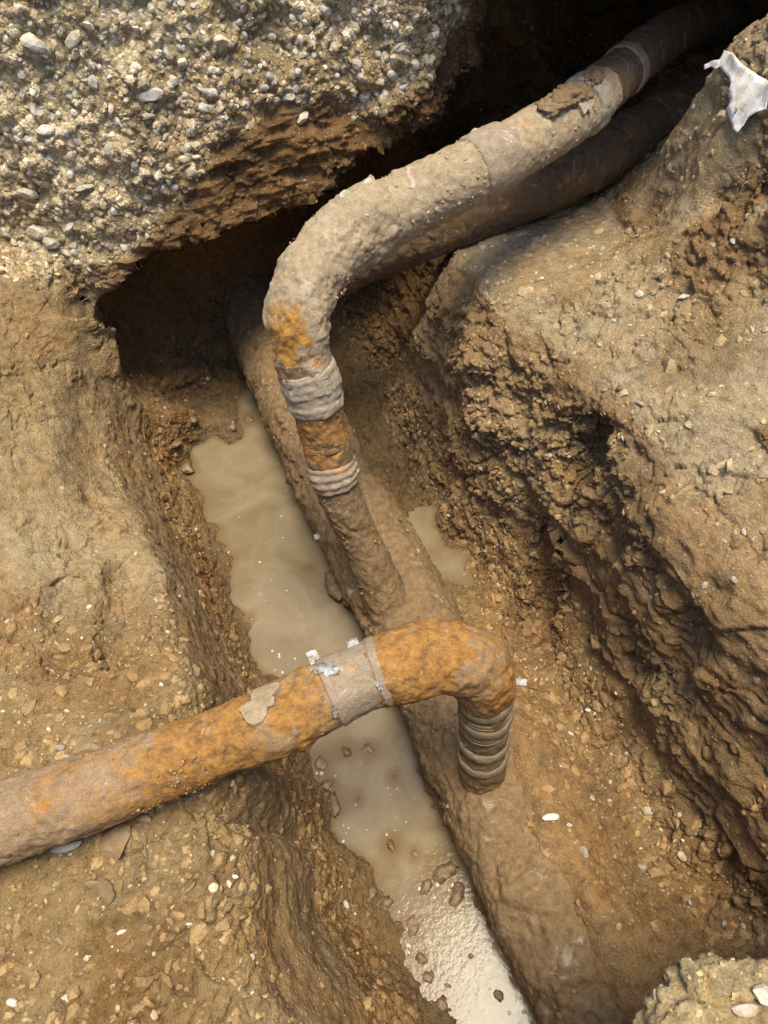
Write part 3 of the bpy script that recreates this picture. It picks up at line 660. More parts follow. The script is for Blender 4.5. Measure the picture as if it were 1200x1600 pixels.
# lower branch
lo = Path([(-120, 1335, .7, 128), (0, 1287, .7, 120), (120, 1245, .7, 116), (240, 1200, .7, 112), (350, 1156, .7, 108), (430, 1126, .705, 112), (500, 1090, .71, 106), (560, 1062, .715, 98), (620, 1040, .72, 104), (690, 1025, .71, 104), (740, 1036, .67, 98), (757, 1072, .6, 84), (758, 1110, .51, 76), (756, 1150, .4, 73), (753, 1195, .27, 70), (752, 1215, .2, 68)])
i_c0 = lo.at_pix(520, 1083); i_c1 = lo.at_pix(598, 1048); i_v = lo.at_pix(758, 1075)
t_lo = thing('branch_pipe', tuple(lo.c[i_c0, :3]), 'orange rusty pipe crossing from the left bank, bending down onto the main pipe', 'pipe')
def rl(p):
    pu, pv, _ = pix(p); return .3+.85*np.exp(-((pu-400)/190)**2)*sstep(.0, 1, .7+.5*fbm(p, 6, 2, 77))
lo.tube('pipe_run', 0, i_c0+4, M_pipe_low, t_lo, 0, 150, .0042, seed=13, rust=rl, label='orange rusted straight run')
lo.tube('elbow', i_c1-4, i_v+4, M_pipe_low, t_lo, .002, 150, .006, seed=14, lump=1.3, rust=lambda p: 1.08+.3*fbm(p, 8, 3, 78), prof=lambda t: .004*math.sin(math.pi*t), label='rough rust crusted elbow')
lo.tube('sleeve', i_c0, i_c1, M_sleeve, t_lo, -.001, 140, .003, prof=step_(.004), seed=15, label='pinkish grey rubber sleeve between two clamps')
lo.tube('riser', i_v, len(lo.c)-1, M_pipe_main, t_lo, 0, 120, .0035, seed=16)
BAND = {}
for kk, (uu_, vv_) in enumerate(((523, 1082), (594, 1050))):
    k = lo.at_pix(uu_, vv_); BAND[kk] = lo.tube('clamp_band', k-2, k+2, M_sleeve, t_lo, .005, 140, .0012, seed=17+kk, label='left clamp band' if kk == 0 else 'right clamp band')
# ribbed wire wraps on the short riser
for kk, (v0_, dd) in enumerate(((1088, .0), (1112, .001), (1152, .0), (1176, .001))):
    k = lo.at_pix(757, v0_); lo.tube('wrap_ring', k-4, k+4, M_wrap if 'M_wrap' in globals() else M_sleeve, t_lo, .0015+dd, 120, .0012, seed=20+kk, prof=bulge(.004))
k0_ = lo.at_pix(757, 1098); k1_ = lo.at_pix(757, 1128)
for k in range(k0_, k1_, 3): lo.tube('wire_ring', k, k+1, M_wrap, t_lo, .004, 90, .0006, seed=30+k)

def pipe_crumbs(path, i0, i1, n, r0, r1, cols, parent, facing=True):
    ii = rng.integers(i0, i1, n); an = rng.uniform(0, 2*np.pi, n); c = path.c[ii]; dr = path.N[ii]*np.cos(an)[:, None]+path.B[ii]*np.sin(an)[:, None]
    keep = ((CAM-c[:, :3])*dr).sum(1) > -.15; ii, an, c, dr = ii[keep], an[keep], c[keep], dr[keep]
    cl = fbm(c[:, :3]+dr*c[:, 3:4], 16, 3, 400); k2 = cl > rng.uniform(-.1, .5, len(cl)); c, dr, ii = c[k2], dr[k2], ii[k2]; n = len(c)
    rr = r0+(r1-r0)*rng.random(n)**3; B = np.array(vars_)[rng.integers(0, 16, n)]*rr[:, None, None]*np.array([1, .8, .6])
    T_ = path.T[ii]; bb = np.cross(dr, T_); a2 = rng.uniform(0, 6.28, n)[:, None]; xa = T_*np.cos(a2)+bb*np.sin(a2); ya = np.cross(dr, xa)
    pos = (c[:, :3]+dr*(c[:, 3:4]+.0015))[:, None]+xa[:, None]*B[..., 0:1]+ya[:, None]*B[..., 1:2]+dr[:, None]*B[..., 2:3]
    col = np.array(cols)[rng.integers(0, len(cols), n)]*rng.uniform(.7, 1.2, (n, 1)); m_ = len(icv)
    me = mesh('mud_crumbs', pos.reshape(-1, 3)-np.array(parent.location), (icf[None]+(np.arange(n)*m_)[:, None, None]).reshape(-1, 3), [M_crumb], False)
    attr(me, 'tone', np.repeat(col, m_, 0), 'C'); attr(me, 'wet', np.zeros(n*m_)); o = obj('mud_crumbs', me, parent); o['kind'] = 'stuff'
pipe_crumbs(mp, 0, len(mp.c)-1, 6500, .0015, .01, [(.27, .175, .09), (.2, .12, .06), (.3, .17, .07)], t_main)
pipe_crumbs(up, 0, i_r, 1500, .0012, .006, [(.27, .175, .09), (.2, .12, .06), (.36, .19, .06)], t_up)
pipe_crumbs(up, i_r, i_s, 1700, .0012, .0055, [(.44, .34, .22), (.38, .29, .18)], t_up)
pipe_crumbs(lo, 0, i_c0, 1900, .0012, .0045, [(.33, .23, .13), (.25, .16, .08), (.36, .2, .06)], t_lo)
pipe_crumbs(lo, i_c1, i_v, 1300, .0012, .006, [(.4, .26, .12), (.25, .15, .07), (.42, .21, .06), (.3, .22, .16)], t_lo)
pipe_crumbs(lo, i_v, len(lo.c)-1, 900, .0012, .006, [(.25, .16, .085), (.2, .12, .06)], t_lo)
# pipe in shade behind
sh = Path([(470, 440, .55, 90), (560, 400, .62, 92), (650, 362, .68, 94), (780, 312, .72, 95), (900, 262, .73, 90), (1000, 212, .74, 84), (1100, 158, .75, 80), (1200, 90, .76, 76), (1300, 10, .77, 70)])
t_sh = thing('far_pipe', tuple(sh.c[len(sh.c)//2, :3]), 'brown pipe with shade darkened colour lying under the pale pipe, entering the dark hole', 'pipe')
sh.tube('pipe_run', 0, len(sh.c)-1, M_pipe_shade, t_sh, 0, 130, .004, seed=60)
k = sh.at_pix(1035, 195); sh.tube('band', k-8, k+3, M_pipe_shade, t_sh, .002, 120, .003, prof=step_(.006), seed=61)

print('pipes', round(time.time()-T0, 1))
# ---------------------------------------------------------------- clamp tabs and clips
import bmesh
def box_mesh(name, sx, sy, sz, m, bev=.0008, bend=0):
    bm = bmesh.new(); bmesh.ops.create_cube(bm, size=1)
    for v in bm.verts: v.co = Vector((v.co.x*sx, v.co.y*sy, v.co.z*sz))
    bmesh.ops.bevel(bm, geom=bm.edges[:], offset=bev, segments=1, affect='EDGES')
    me = bpy.data.meshes.new(name); bm.to_mesh(me); bm.free(); me.materials.append(m); return me
def frame_obj(o, pos, xa, za):
    za = Vector(za).normalized(); xa = Vector(xa); xa = (xa-za*xa.dot(za)).normalized(); ya = za.cross(xa)
    o.matrix_world = Matrix(((xa.x, ya.x, za.x, pos[0]), (xa.y, ya.y, za.y, pos[1]), (xa.z, ya.z, za.z, pos[2]), (0, 0, 0, 1)))
def tab(path, u, v, un, vn, parent, sx, sy, name='clamp_tab', lift=.0):
    k = path.at_pix(u, v); c = path.c[k]; dn = P(un, vn, c[2]+.04)-c[:3]; dn -= path.T[k]*(dn@path.T[k]); dn /= np.linalg.norm(dn)
    pos = c[:3]+dn*(c[3]+sy*.35+lift); me = box_mesh(name, sx, sy, .0025, M_metal)
    bm = bmesh.new(); bm.from_mesh(me)      # embossed ribs
    for j in range(3):
        r = bmesh.ops.create_cube(bm, size=1)
        for vtx in r['verts']: vtx.co = Vector((vtx.co.x*sx*.6, vtx.co.y*sy*.07+(j-1)*sy*.2, vtx.co.z*.002+.0018))
    bm.to_mesh(me); bm.free()
    o = obj(name, me); vc = CAM-pos; nrm = vc-dn*(vc@dn)
    frame_obj(o, pos, np.cross(dn, nrm), nrm); bpy.context.view_layer.update(); mw = o.matrix_world.copy(); o.parent = parent; o.matrix_parent_inverse = parent.matrix_world.inverted(); o.matrix_world = mw
    return o
tab(lo, 515, 1084, 500, 1015, BAND[0], .019, .026)['label'] = 'upright bright metal tab on the left clamp'
tab(lo, 573, 1058, 553, 1000, BAND[1], .021, .018)['label'] = 'low bright metal tab on the right clamp'
tab(lo, 760, 1058, 830, 1056, t_lo, .012, .034, lift=.0)['label'] = 'ribbed strap end poking out right of the elbow'
tab(mp, 562, 818, 470, 835, t_main, .016, .022, 'clamp_tab')
def patch_on(path, u, v, r, parent, m, name, label, el=1.0, th=.002, face=None):
    """thin irregular scale patch wrapped on the pipe"""
    d = ray(u, v); k = path.at_pix(u, v); best = None
    # ray / cylinder: march
    for s_ in np.arange(.8, 3, .002):
        p = CAM+d*s_; kk = int(np.argmin(((path.c[:, :3]-p)**2).sum(1)))
        if np.linalg.norm(path.c[kk, :3]-p) < path.c[kk, 3]+.002: best = (p, kk); break
    if best is None: return
    p, kk = best; nrm = p-path.c[kk, :3]; nrm -= path.T[kk]*(nrm@path.T[kk]); R = np.linalg.norm(nrm); nrm /= R; tt = path.T[kk]; bb = np.cross(nrm, tt)
    vs = [[*(p+nrm*th)]]; nseg = 22
    for ring, q in enumerate((.55, 1.0, 1.03)):
        for j in range(nseg):
            a = 2*math.pi*j/nseg; rr = r*q*(1+.35*math.sin(a*2+u)+.2*math.sin(a*5+v)+.1*random.uniform(-1, 1)); ax_ = rr*math.cos(a)*el; ay_ = rr*math.sin(a)
            th_ = ay_/R; pos = p+tt*ax_+bb*math.sin(th_)*R+nrm*(math.cos(th_)-1)*R+nrm*(th*(1.0 if ring < 2 else -1.5)+random.uniform(-.0006, .0006)); vs.append(list(pos))
    fs = [(0, 1+j, 1+(j+1) % nseg) for j in range(nseg)]
    for ring in (0, 1):
        o_ = 1+ring*nseg; fs += [(o_+j, o_+nseg+j, o_+nseg+(j+1) % nseg, o_+(j+1) % nseg) for j in range(nseg)]
    me = bpy.data.meshes.new(name); me.from_pydata((np.array(vs)-np.array(parent.location)).tolist(), [], fs); me.materials.append(m); attr(me, 'rust', np.full(len(vs), .2)); ob = obj(name, me, parent)
    if label: ob['label'] = label
patch_on(lo, 512, 1048, .016, t_lo, M_metal, 'bare_patch', 'scraped shiny patch by the tab', 1.0, .0065)
patch_on(lo, 408, 1098, .026, t_lo, M_pipe_up, 'mud_flake', 'pale mud flake on the rusty run', 1.3, .007)
patch_on(lo, 522, 1108, .012, t_lo, M_metal, 'bare_patch', None, .35, .0085)
patch_on(lo, 592, 1068, .011, t_lo, M_metal, 'bare_patch', None, .35, .0085)
patch_on(up, 505, 600, .022, t_up, M_white, 'white_patch', None, .8, .008)
patch_on(up, 913, 165, .02, t_up, M_white, 'white_patch', None, .8, .007)

# ---------------------------------------------------------------- stones
def stone_mesh(seed, m, flat=.7, ang=.55, sub=1):
    r_ = random.Random(seed); bm = bmesh.new(); bmesh.ops.create_icosphere(bm, subdivisions=sub, radius=1)
    sx, sy, sz = 1, r_.uniform(.6, .95), r_.uniform(flat*.7, flat); pl = [(Vector((r_.gauss(0, 1), r_.gauss(0, 1), r_.gauss(0, 1))).normalized(), r_.uniform(ang, .9)) for _ in range(7)]
    for v in bm.verts:
        for n_, d_ in pl:
            t_ = v.co.dot(n_)
            if t_ > d_: v.co -= n_*(t_-d_)
        v.co *= r_.uniform(.94, 1.06); v.co = Vector((v.co.x*sx, v.co.y*sy, v.co.z*sz))
    me = bpy.data.meshes.new('stone'); bm.to_mesh(me); bm.free(); me.materials.append(m); 
    for p_ in me.polygons: p_.use_smooth = sub > 1 and False
    return me
def place_stone(name, u, v, wpx, m, label, group=None, flat=.7, sink=.25, sub=2, rot=None, el=1.0, cat='stone', ang=.55):
    p, n = hit(u, v)
    r = wpx/2*depth(p)/FPX; me = stone_mesh(int(u*7+v), m, flat, ang, sub); o = obj(name, me)
    z_ = Vector(n); x_ = Vector(EU*math.cos(rot or 0)+EV*math.sin(rot or 0)); frame_obj(o, p+n*r*flat*(.6-sink), x_, z_); o.matrix_world = o.matrix_world @ Matrix.Diagonal((r, r*el, r, 1))
    return tag(o, label, cat, group)
SPEC = [ # u, v, width px, material, flat, elong, rot, label
 (1069, 466, 20, M_stonew, .6, .8, .3, 'bright white pebble alone on the right bank'),
 (1000, 460, 18, M_stone, .5, .8, .2, 'pale stone half sunk left of the bright white pebble'),
 (860, 1279, 32, M_stonew, .5, .62, -.2, 'largest pale stone on the right shelf of the floor'),
 (912, 1333, 24, M_stoneg, .5, .6, 1.2, 'thin grey stone below the largest pale floor stone'),
 (1012, 1265, 22, M_stone, .6, .9, 0, 'round pale stone near the foot of the right wall'),
 (1066, 1337, 22, M_stone, .6, .85, .4, 'cream stone lowest on the shelf beside the wall foot'),
 (1004, 1355, 18, M_stoneg, .5, .6, .5, 'small grey stone left of the cream stone'),
 (924, 1248, 12, M_stone, .8, .95, 0, 'small round pebble above the right shelf stones'),
 (952, 1252, 10, M_stoneg, .8, .95, 0, 'tiny grey pebble between two pale shelf stones'),
 (888, 1290, 11, M_stoneg, .8, .95, 0, 'tiny grey pebble touching the largest pale floor stone'),
 (920, 1110, 14, M_stonew, .5, .7, .3, 'small white chip below the wall foot'),
 (930, 1115, 9, M_stonew, .5, .7, 0, 'tiny white chip right beside the small white chip'),
 (700, 1392, 14, M_stone, .5, .7, 1., 'pale chip on the mud at the water edge'),
 (540, 1412, 18, M_stoneg, .5, .5, 1.1, 'long grey chip on the left slope above the water'),
 (183, 1317, 70, M_stoneb, .32, .85, -.6, 'broad flat mud coated stone just below the rusty pipe'),
 (106, 1323, 52, M_stoneg, .5, .4, -.25, 'grey green long stone wedged under the rusty pipe'),
 (225, 1278, 30, M_stoneb, .5, .7, .2, 'brown lump tucked right under the rusty pipe'),
 (168, 1392, 44, M_stoneb, .4, .6, .9, 'pale brown mud lump below the broad flat stone'),
 (147, 1380, 30, M_stoneb, .4, .7, .3, 'small brown mud lump left of the pale brown lump'),
 (225, 1422, 14, M_stone, .7, .45, 1.5, 'upright peach coloured pebble on the lower left ground'),
 (190, 1457, 18, M_stonew, .5, .5, -.7, 'white slanted pebble on the lower left ground'),
 (288, 1393, 16, M_stone, .5, .35, 1.2, 'thin pale sliver on the lower left ground'),
 (296, 1443, 12, M_stonew, .5, .7, 0, 'small white chip right of the slanted pebble'),
 (95, 1168, 16, M_stoneg, .7, .8, 0, 'blue grey pebble above the rusty pipe at left'),
 (107, 1184, 15, M_stoneg, .7, .7, .5, 'grey pebble touching the rusty pipe at left'),
 (20, 1565, 22, M_stonew, .7, .7, .4, 'whitish stone at the lower left corner'),
 (135, 1172, 60, M_stoneb, .35, .55, .1, 'flat muddy slab leaning above the rusty pipe'),
 (62, 362, 44, M_stone, .7, .7, -.2, 'pale stone on the ledge where gravel meets the left bank'),
 (84, 381, 34, M_stone, .7, .8, .5, 'tan stone right below the pale ledge stone'),
 (44, 306, 34, M_stone, .7, .8, 0, 'rounded beige stone just above the left ledge'),
 (55, 70, 42, M_stone, .7, .8, .1, 'rounded cream stone sticking out at the upper left'),
 (118, 62, 38, M_stone, .5, .8, -.6, 'big flat pale stone right of the rounded cream stone'),
 (233, 146, 44, M_stonew, .5, .65, .1, 'white stone with pointed right side in the gravel wall'),
 (323, 143, 32, M_stoneg, .5, .6, .4, 'blue grey flat stone in the gravel wall'),
 (230, 180, 32, M_stoneg, .4, .45, .2, 'thin blue grey stone under the pointed white stone'),
 (318, 166, 24, M_stonew, .6, .8, 1., 'white stone under the blue grey flat stone'),
 (450, 150, 30, M_stone, .6, .6, -.3, 'pale stone high in the middle of the gravel wall'),
 (344, 62, 34, M_stone, .6, .7, .2, 'pinkish stone near the top of the gravel wall'),
 (72, 204, 36, M_stonew, .6, .8, 0, 'chalky white lump in the left gravel'),
 (148, 130, 26, M_stoneg, .6, .9, 1.2, 'upright grey stone left of the pointed white stone'),
 (308, 245, 18, M_stonew, .7, .8, 0, 'small white stone above the brown clay band'),
 (470, 182, 26, M_stone, .7, .8, 0, 'round stone at the gravel and clay boundary'),
 (130, 292, 34, M_stone, .5, .4, 0, 'long pale chip low in the left gravel'),
 (692, 172, 24, M_stonew, .7, .7, 1.3, 'upright white stone near the right end of the gravel wall'),
 (728, 106, 18, M_stonew, .7, .7, 1., 'small white stone high at the right end of the gravel wall'),
 (812, 370, 16, M_stone, .6, .7, 0, 'pale pebble in crumbs under the shaded pipe'),
 (1116, 383, 22, M_stone, .6, .6, 1.2, 'upright pale stone beside the block on the right bank'),
 (1146, 378, 18, M_stone, .6, .6, .9, 'slanted pale stone at the right beside the upright one'),
 (1000, 630, 20, M_stoneg, .5, .5, .5, 'grey stone in the band of broken clods'),
 (972, 610, 24, M_stoneb, .6, .8, .2, 'tan clod in the band of broken soil'),
 (1163, 1581, 40, M_stone, .8, .9, 0, 'large white stone on the near lump, lower right corner'),
 (1192, 1550, 44, M_stone, .8, .95, .6, 'white stone at the right edge above the corner stone'),
]
for (u, v, wp, m_, fl, el, ro_t, lb) in SPEC: place_stone('stone', u, v, wp, m_, lb, None, fl, .2, 2, ro_t, el)
# repeated stones in the gravel wall
protos = [stone_mesh(k, (M_stone, M_stone, M_stonew, M_stoneg)[k % 4], .7, .5, 2) for k in range(12)]
tri = np.argwhere((ri['G'][Qi[:, 0]] > .8) ).ravel()
cx = Vi[Qi].mean(1); nf = vnorm(Vi, Qi)[Qi[:, 0]]
cu, cv, cw = pix(cx)
ok = tri[(cu[tri] > 0) & (cu[tri] < 760) & (cv[tri] > 0) & (cv[tri] < 400)]
taken = [(s_[0], s_[1], s_[2]) for s_ in SPEC]; placed = 0
for t_ in rng.choice(ok, 4000):
    if placed >= 190: break
    u, v = cu[t_], cv[t_]; wp = 8+14*rng.random()**2.0
    if any((u-a)**2+(v-b)**2 < ((wp+c_)/2+3)**2 for a, b, c_ in taken): continue
    taken.append((u, v, wp)); r = wp/2*cw[t_]/FPX; o = bpy.data.objects.new('stone', protos[rng.integers(12)]); COL.objects.link(o)
    n_ = Vector(nf[t_]).lerp(Vector((rng.normal(), rng.normal(), rng.normal())), .3); frame_obj(o, cx[t_]+nf[t_]*r*.15, Vector((rng.normal(), rng.normal(), rng.normal())), n_)
    o.matrix_world = o.matrix_world @ Matrix.Diagonal((r, r, r, 1)); placed += 1
    tag(o, 'pale stone bedded among many alike in the gravel wall', 'stone', 'pale stones bedded in the gravel wall')
print('stones', placed, round(time.time()-T0, 1))
# crumbs and fine gravel: stuff
area = np.linalg.norm(np.cross(Vi[Qi[:, 2]]-Vi[Qi[:, 0]], Vi[Qi[:, 3]]-Vi[Qi[:, 1]]), axis=1)/2
def scatter(name, wgt, n, r0, r1, tone, pw_=2.2, lift=.1, flat=.75, wetk=1.0, sub=False):
    inview = (cu > -40) & (cu < 1240) & (cv > -40) & (cv < 1640)
    pr = wgt[Qi[:, 0]]*area*inview; pr = np.clip(pr, 0, None)/pr.sum(); ids = rng.choice(len(Qi), n, p=pr)
    rr = r0+(r1-r0)*rng.random(n)**pw_; VV = []; CC = []; WW = []
    base = vars_; A_ = rng.normal(size=(n, 3)); nn = nf[ids]; xa = A_-nn*(A_*nn).sum(1, keepdims=True); xa /= np.linalg.norm(xa, axis=1, keepdims=True); ya = np.cross(nn, xa)
    vi_ = rng.integers(0, 16, n); B = np.array(vars_)[vi_]; s3_ = np.stack([np.ones(n), rng.uniform(.55, 1, n), rng.uniform(.45, 1, n)*flat], 1)
    B = B*s3_[:, None, :]*rr[:, None, None]
    pos = cx[ids][:, None, :]+xa[:, None]*B[..., 0:1]+ya[:, None]*B[..., 1:2]+nn[:, None]*(B[..., 2:3]+(rr*lift)[:, None, None])
    m_ = len(icv); Fa = (icf[None]+(np.arange(n)*m_)[:, None, None]).reshape(-1, 3)
    col = ci[Qi[ids, 0]]*rng.uniform(.75, 1.3, (n, 1)); tn = tone(n) if tone else None
    if tn is not None: k_ = tn[1][:, None]; col = col*(1-k_)+tn[0]*k_
    me = mesh(name, pos.reshape(-1, 3), Fa, [M_crumb], False); attr(me, 'tone', np.repeat(col, m_, 0), 'C'); attr(me, 'wet', np.repeat(wi[Qi[ids, 0]]*wetk, m_))
    return obj(name, me)
def pal(fr, cols):
    def fn(n):
        c_ = np.array(cols)[rng.integers(0, len(cols), n)]*rng.uniform(.8, 1.15, (n, 1)); return c_, (rng.random(n) < fr).astype(float)*rng.uniform(.6, 1, n)
    return fn
PALE = [(.55, .47, .34), (.5, .4, .26), (.44, .4, .32), (.62, .55, .43), (.46, .34, .2)]
dry = 1-ri['wet']
o = scatter('fine_gravel', np.clip(ri['G'], 0, 1)*np.clip(.35+1.6*sstep(-.3, .4, fbm(Vi, 7, 3, 500)), 0, 2), 15000, .002, .013, pal(.3, PALE), 3.0, lift=-.15); tag(o, 'pale fine gravel and grit packed in the upper wall', 'gravel', kind='stuff')
o = scatter('soil_crumbs', (1-ri['G'])*(.25+ri['LL']*1.2+ri['topR']*.5+ri['band']*8+ri['wallR']*.45+ri['floor']*dry*1.6+ri['near']*2), 13000, .0018, .0085, pal(.07, PALE), 2.8); tag(o, 'loose brown soil crumbs strewn over banks and floor', 'soil', kind='stuff')
o = scatter('soil_clods', (1-ri['G'])*dry*(ri['right']*ri['floor']*2.5+ri['LL']*.7+ri['topR']*.25+ri['floor']*.8), 5200, .004, .018, None, 2.6, lift=-.1, flat=.6); tag(o, 'broken soil clods lying over the trench shelf and banks', 'soil', kind='stuff')
o = scatter('grit', (1-ri['G'])*dry*(ri['right']*ri['floor']*2+ri['LL']*.5+ri['topR']*.25), 1700, .002, .0065, pal(1, PALE), 2.6); tag(o, 'small pale grit scattered over the muddy ground', 'grit', kind='stuff')
print('scatter', round(time.time()-T0, 1))

# ---------------------------------------------------------------- mud clods
def clod_mesh(seed, m, sub=3, amp=.3):
    bm = bmesh.new(); bmesh.ops.create_icosphere(bm, subdivisions=sub, radius=1); co = np.array([v.co[:] for v in bm.verts])
    n = fbm(co+seed*3.1, 1.3, 3, seed)*amp*1.8+fbm(co+seed, 4, 3, seed+5)*amp*.6; w1, w2, wd = worley(co*2.6+seed, seed); n += (wd-.5)*amp*.5-sstep(.1, 0, w2-w1)*amp*.25
    for v, k in zip(bm.verts, n): v.co *= 1+float(k)
    me = bpy.data.meshes.new('mud_clod'); bm.to_mesh(me); bm.free(); me.materials.append(m)
    a = me.attributes.new('rust', 'FLOAT', 'POINT'); a.data.foreach_set('value', np.full(len(me.vertices), .3, np.float32))
    me.polygons.foreach_set('use_smooth', np.full(len(me.polygons), True)); return me
CL = [(575, 1171, 20, .9, 'round mud clod standing in the water below the rusty pipe'), (611, 1320, 24, .6, 'brown mud clod alone in the middle of the water strip'),
 (648, 1334, 12, .9, 'tiny mud clod right of the middle water clod'), (560, 1248, 9, .9, 'tiny mud speck in the upper part of the lower water strip'), (615, 1214, 9, .9, 'smallest mud speck near the pipe side of the water'),
 (690, 1360, 42, .8, 'wet mud lump by the narrow neck of the water'), (712, 1398, 34, .8, 'shiny lump below the neck of the water'), (665, 1385, 26, .8, 'glossy lump at the left end of the neck'),
 (645, 1450, 26, .9, 'knobbly lump at the left shore of the lowest pool'), (660, 1500, 22, .9, 'wet lump midway down the lowest pool shore'), (672, 1525, 22, .9, 'wet lump near the bottom of the lowest pool shore'),
 (690, 1570, 24, .9, 'wet lump at the lowest tip of the water'), (600, 1412, 26, .9, 'wet lump on the shore left of the neck'), (580, 1392, 22, .9, 'dark lump up the shore left of the neck'),
 (520, 1258, 30, .7, 'wet lump on the left shore above the widest water'), (510, 1230, 30, .6, 'flat lump under the rusty pipe at the shore'), (500, 1190, 34, .6, 'wide wet lump just under the rusty pipe'), (540, 1172, 24, .6, 'glossy lump reaching into the water under the pipe'),
 (528, 912, 34, 1.6, 'long mud lump stuck to the main pipe at the water'), (545, 935, 24, 1.0, 'wet lump below the long mud lump'), (640, 880, 34, .8, 'mud lump between the riser and the puddle'),
 (480, 890, 9, .6, 'tiny lump in the upper pool'), (362, 665, 20, .6, 'wet lump at the top of the upper pool'), (390, 655, 22, .6, 'wet lump right at the head of the pool'), (300, 655, 24, .6, 'clod in the upper left shore'), (270, 690, 26, .8, 'crumbly clod at the upper left foot of the bank'), (290, 730, 28, .8, 'clod group lowest at the left foot'),
 (735, 1495, 10, .8, 'tiny clod in the lowest pool'), (700, 1540, 9, .8, 'tiny speck low in the lowest pool'), (782, 1555, 16, .9, 'small lump at the pipe side of the lowest pool')]
for k, (u, v, wp, el, lb) in enumerate(CL):
    p, n = hit(u, v); 
    if p[2] < 0: p = P(u, v, 0.0)
    if abs(u-528) < 20 and v > 900 and v < 940: p = P(u, v, .03)
    r = wp/2*depth(p)/FPX; o = obj('mud_clod', clod_mesh(k+1, M_wet)); o.location = p-np.array([0, 0, r*.16]); o.scale = (r*random.uniform(.8, 1.25), r*el, r*random.uniform(.3, .55)); o.rotation_euler = (random.uniform(-.3, .3), random.uniform(-.3, .3), random.uniform(-3, 3))
    if el > 1.3: o.rotation_euler = (0, 0, .3)
    tag(o, lb, 'mud clod'); WL.append((p, r))
make_water()
M_foam_glints = stone_mat('foam', (.6, .55, .45), (.5, .42, .3), .25)  # pale bubbles that also stand in for glints on the water
fv, ff, nb = [], [], 0
dome = np.array([[math.cos(a)*r_, math.sin(a)*r_, h_] for r_, h_ in ((1, 0), (.7, .4)) for a in np.linspace(0, 2*math.pi, 8, endpoint=False)]+[[0, 0, .55]])
dfc = [(i, (i+1) % 8, 8+(i+1) % 8) for i in range(8)]+[(i, 8+(i+1) % 8, 8+i) for i in range(8)]+[(8+i, 8+(i+1) % 8, 16) for i in range(8)]
for cu0, cv0, sp, k in ((405, 830, 30, 9), (400, 950, 18, 10), (425, 1030, 22, 14), (495, 1215, 22, 14), (515, 1300, 18, 12), (640, 1470, 25, 20), (735, 1545, 45, 34), (700, 1590, 25, 14), (690, 1370, 22, 14), (570, 1280, 40, 8), (600, 1300, 60, 8), (460, 950, 30, 4), (680, 880, 40, 3), (790, 1550, 20, 10)):
    for _ in range(k):
        u, v = random.gauss(cu0, sp), random.gauss(cv0, sp); p = P(u, v, .0); h_ = BV.ray_cast(Vector((p[0], p[1], .5)), Vector((0, 0, -1)))
        if h_[0] is None or h_[0].z > .001: continue
        r_ = .0007+.0045*random.random()**2.5; fv.append(dome*r_*np.array([1, 1, .8])+p); ff.append(np.array(dfc)+nb*17); nb += 1
if nb:
    o = obj('foam_glints', mesh('foam_glints', np.vstack(fv), np.vstack(ff), [M_foam_glints], True)); tag(o, 'small pale bubbles, scum specks and painted glints on the muddy water', 'foam', kind='stuff')
# crust of mud sitting on the pale pipe
def on_path(path, u, v, up_=1.0):
    k = path.at_pix(u, v); c = path.c[k]; n = np.array([0, 0, 1.])-path.T[k]*path.T[k][2]; n /= np.linalg.norm(n); return c[:3], n, c[3], path.T[k]
for k, (u, v, wp, off, lb) in enumerate(((868, 178, 62, .0, 'big crumbly mud clod on top of the pale pipe'), (838, 190, 46, .02, 'smaller mud clod left on the pale pipe beside the big one'), (905, 150, 40, .015, 'crumbly mud clod against the white collar'), (880, 168, 36, -.03, 'mud clod spilling down the pale pipe side'))):
    c, n, R, T = on_path(up, u, v); vw = CAM-c; vw -= T*(vw@T); vw /= np.linalg.norm(vw); dd = n*.8+vw*(.3 if off >= 0 else .9); dd /= np.linalg.norm(dd); p = c+dd*(R+.002)
    r = wp/2*depth(p)/FPX; o = obj('mud_clod', clod_mesh(40+k, M_pipe_main, 4, .42)); frame_obj(o, p, T, dd); o.matrix_world = o.matrix_world @ Matrix.Diagonal((r, r*.85, r*.5, 1)); tag(o, lb, 'mud clod')
for (u, v, wp, lb) in ((575, 300, 20, 'small tan stone perched on top of the elbow'), (744, 212, 16, 'small pinkish stone perched on the pale pipe run'), (545, 318, 26, 'pale mud knob on the shoulder of the elbow')):
    k = up.at_pix(u+15, v+50); c = up.c[k]; T = up.T[k]; q = P(u, v, c[2]+c[3]*.8)-c[:3]; q -= T*(q@T); q /= np.linalg.norm(q); p = c[:3]+q*(c[3]+.003)
    r = wp/2*depth(p)/FPX; o = obj('stone', stone_mesh(int(u), M_pipe_up if False else M_stone, .8, .5, 2)); frame_obj(o, p, T, q); o.matrix_world = o.matrix_world @ Matrix.Diagonal((r, r*.8, r*1.1, 1)); tag(o, lb, 'stone')

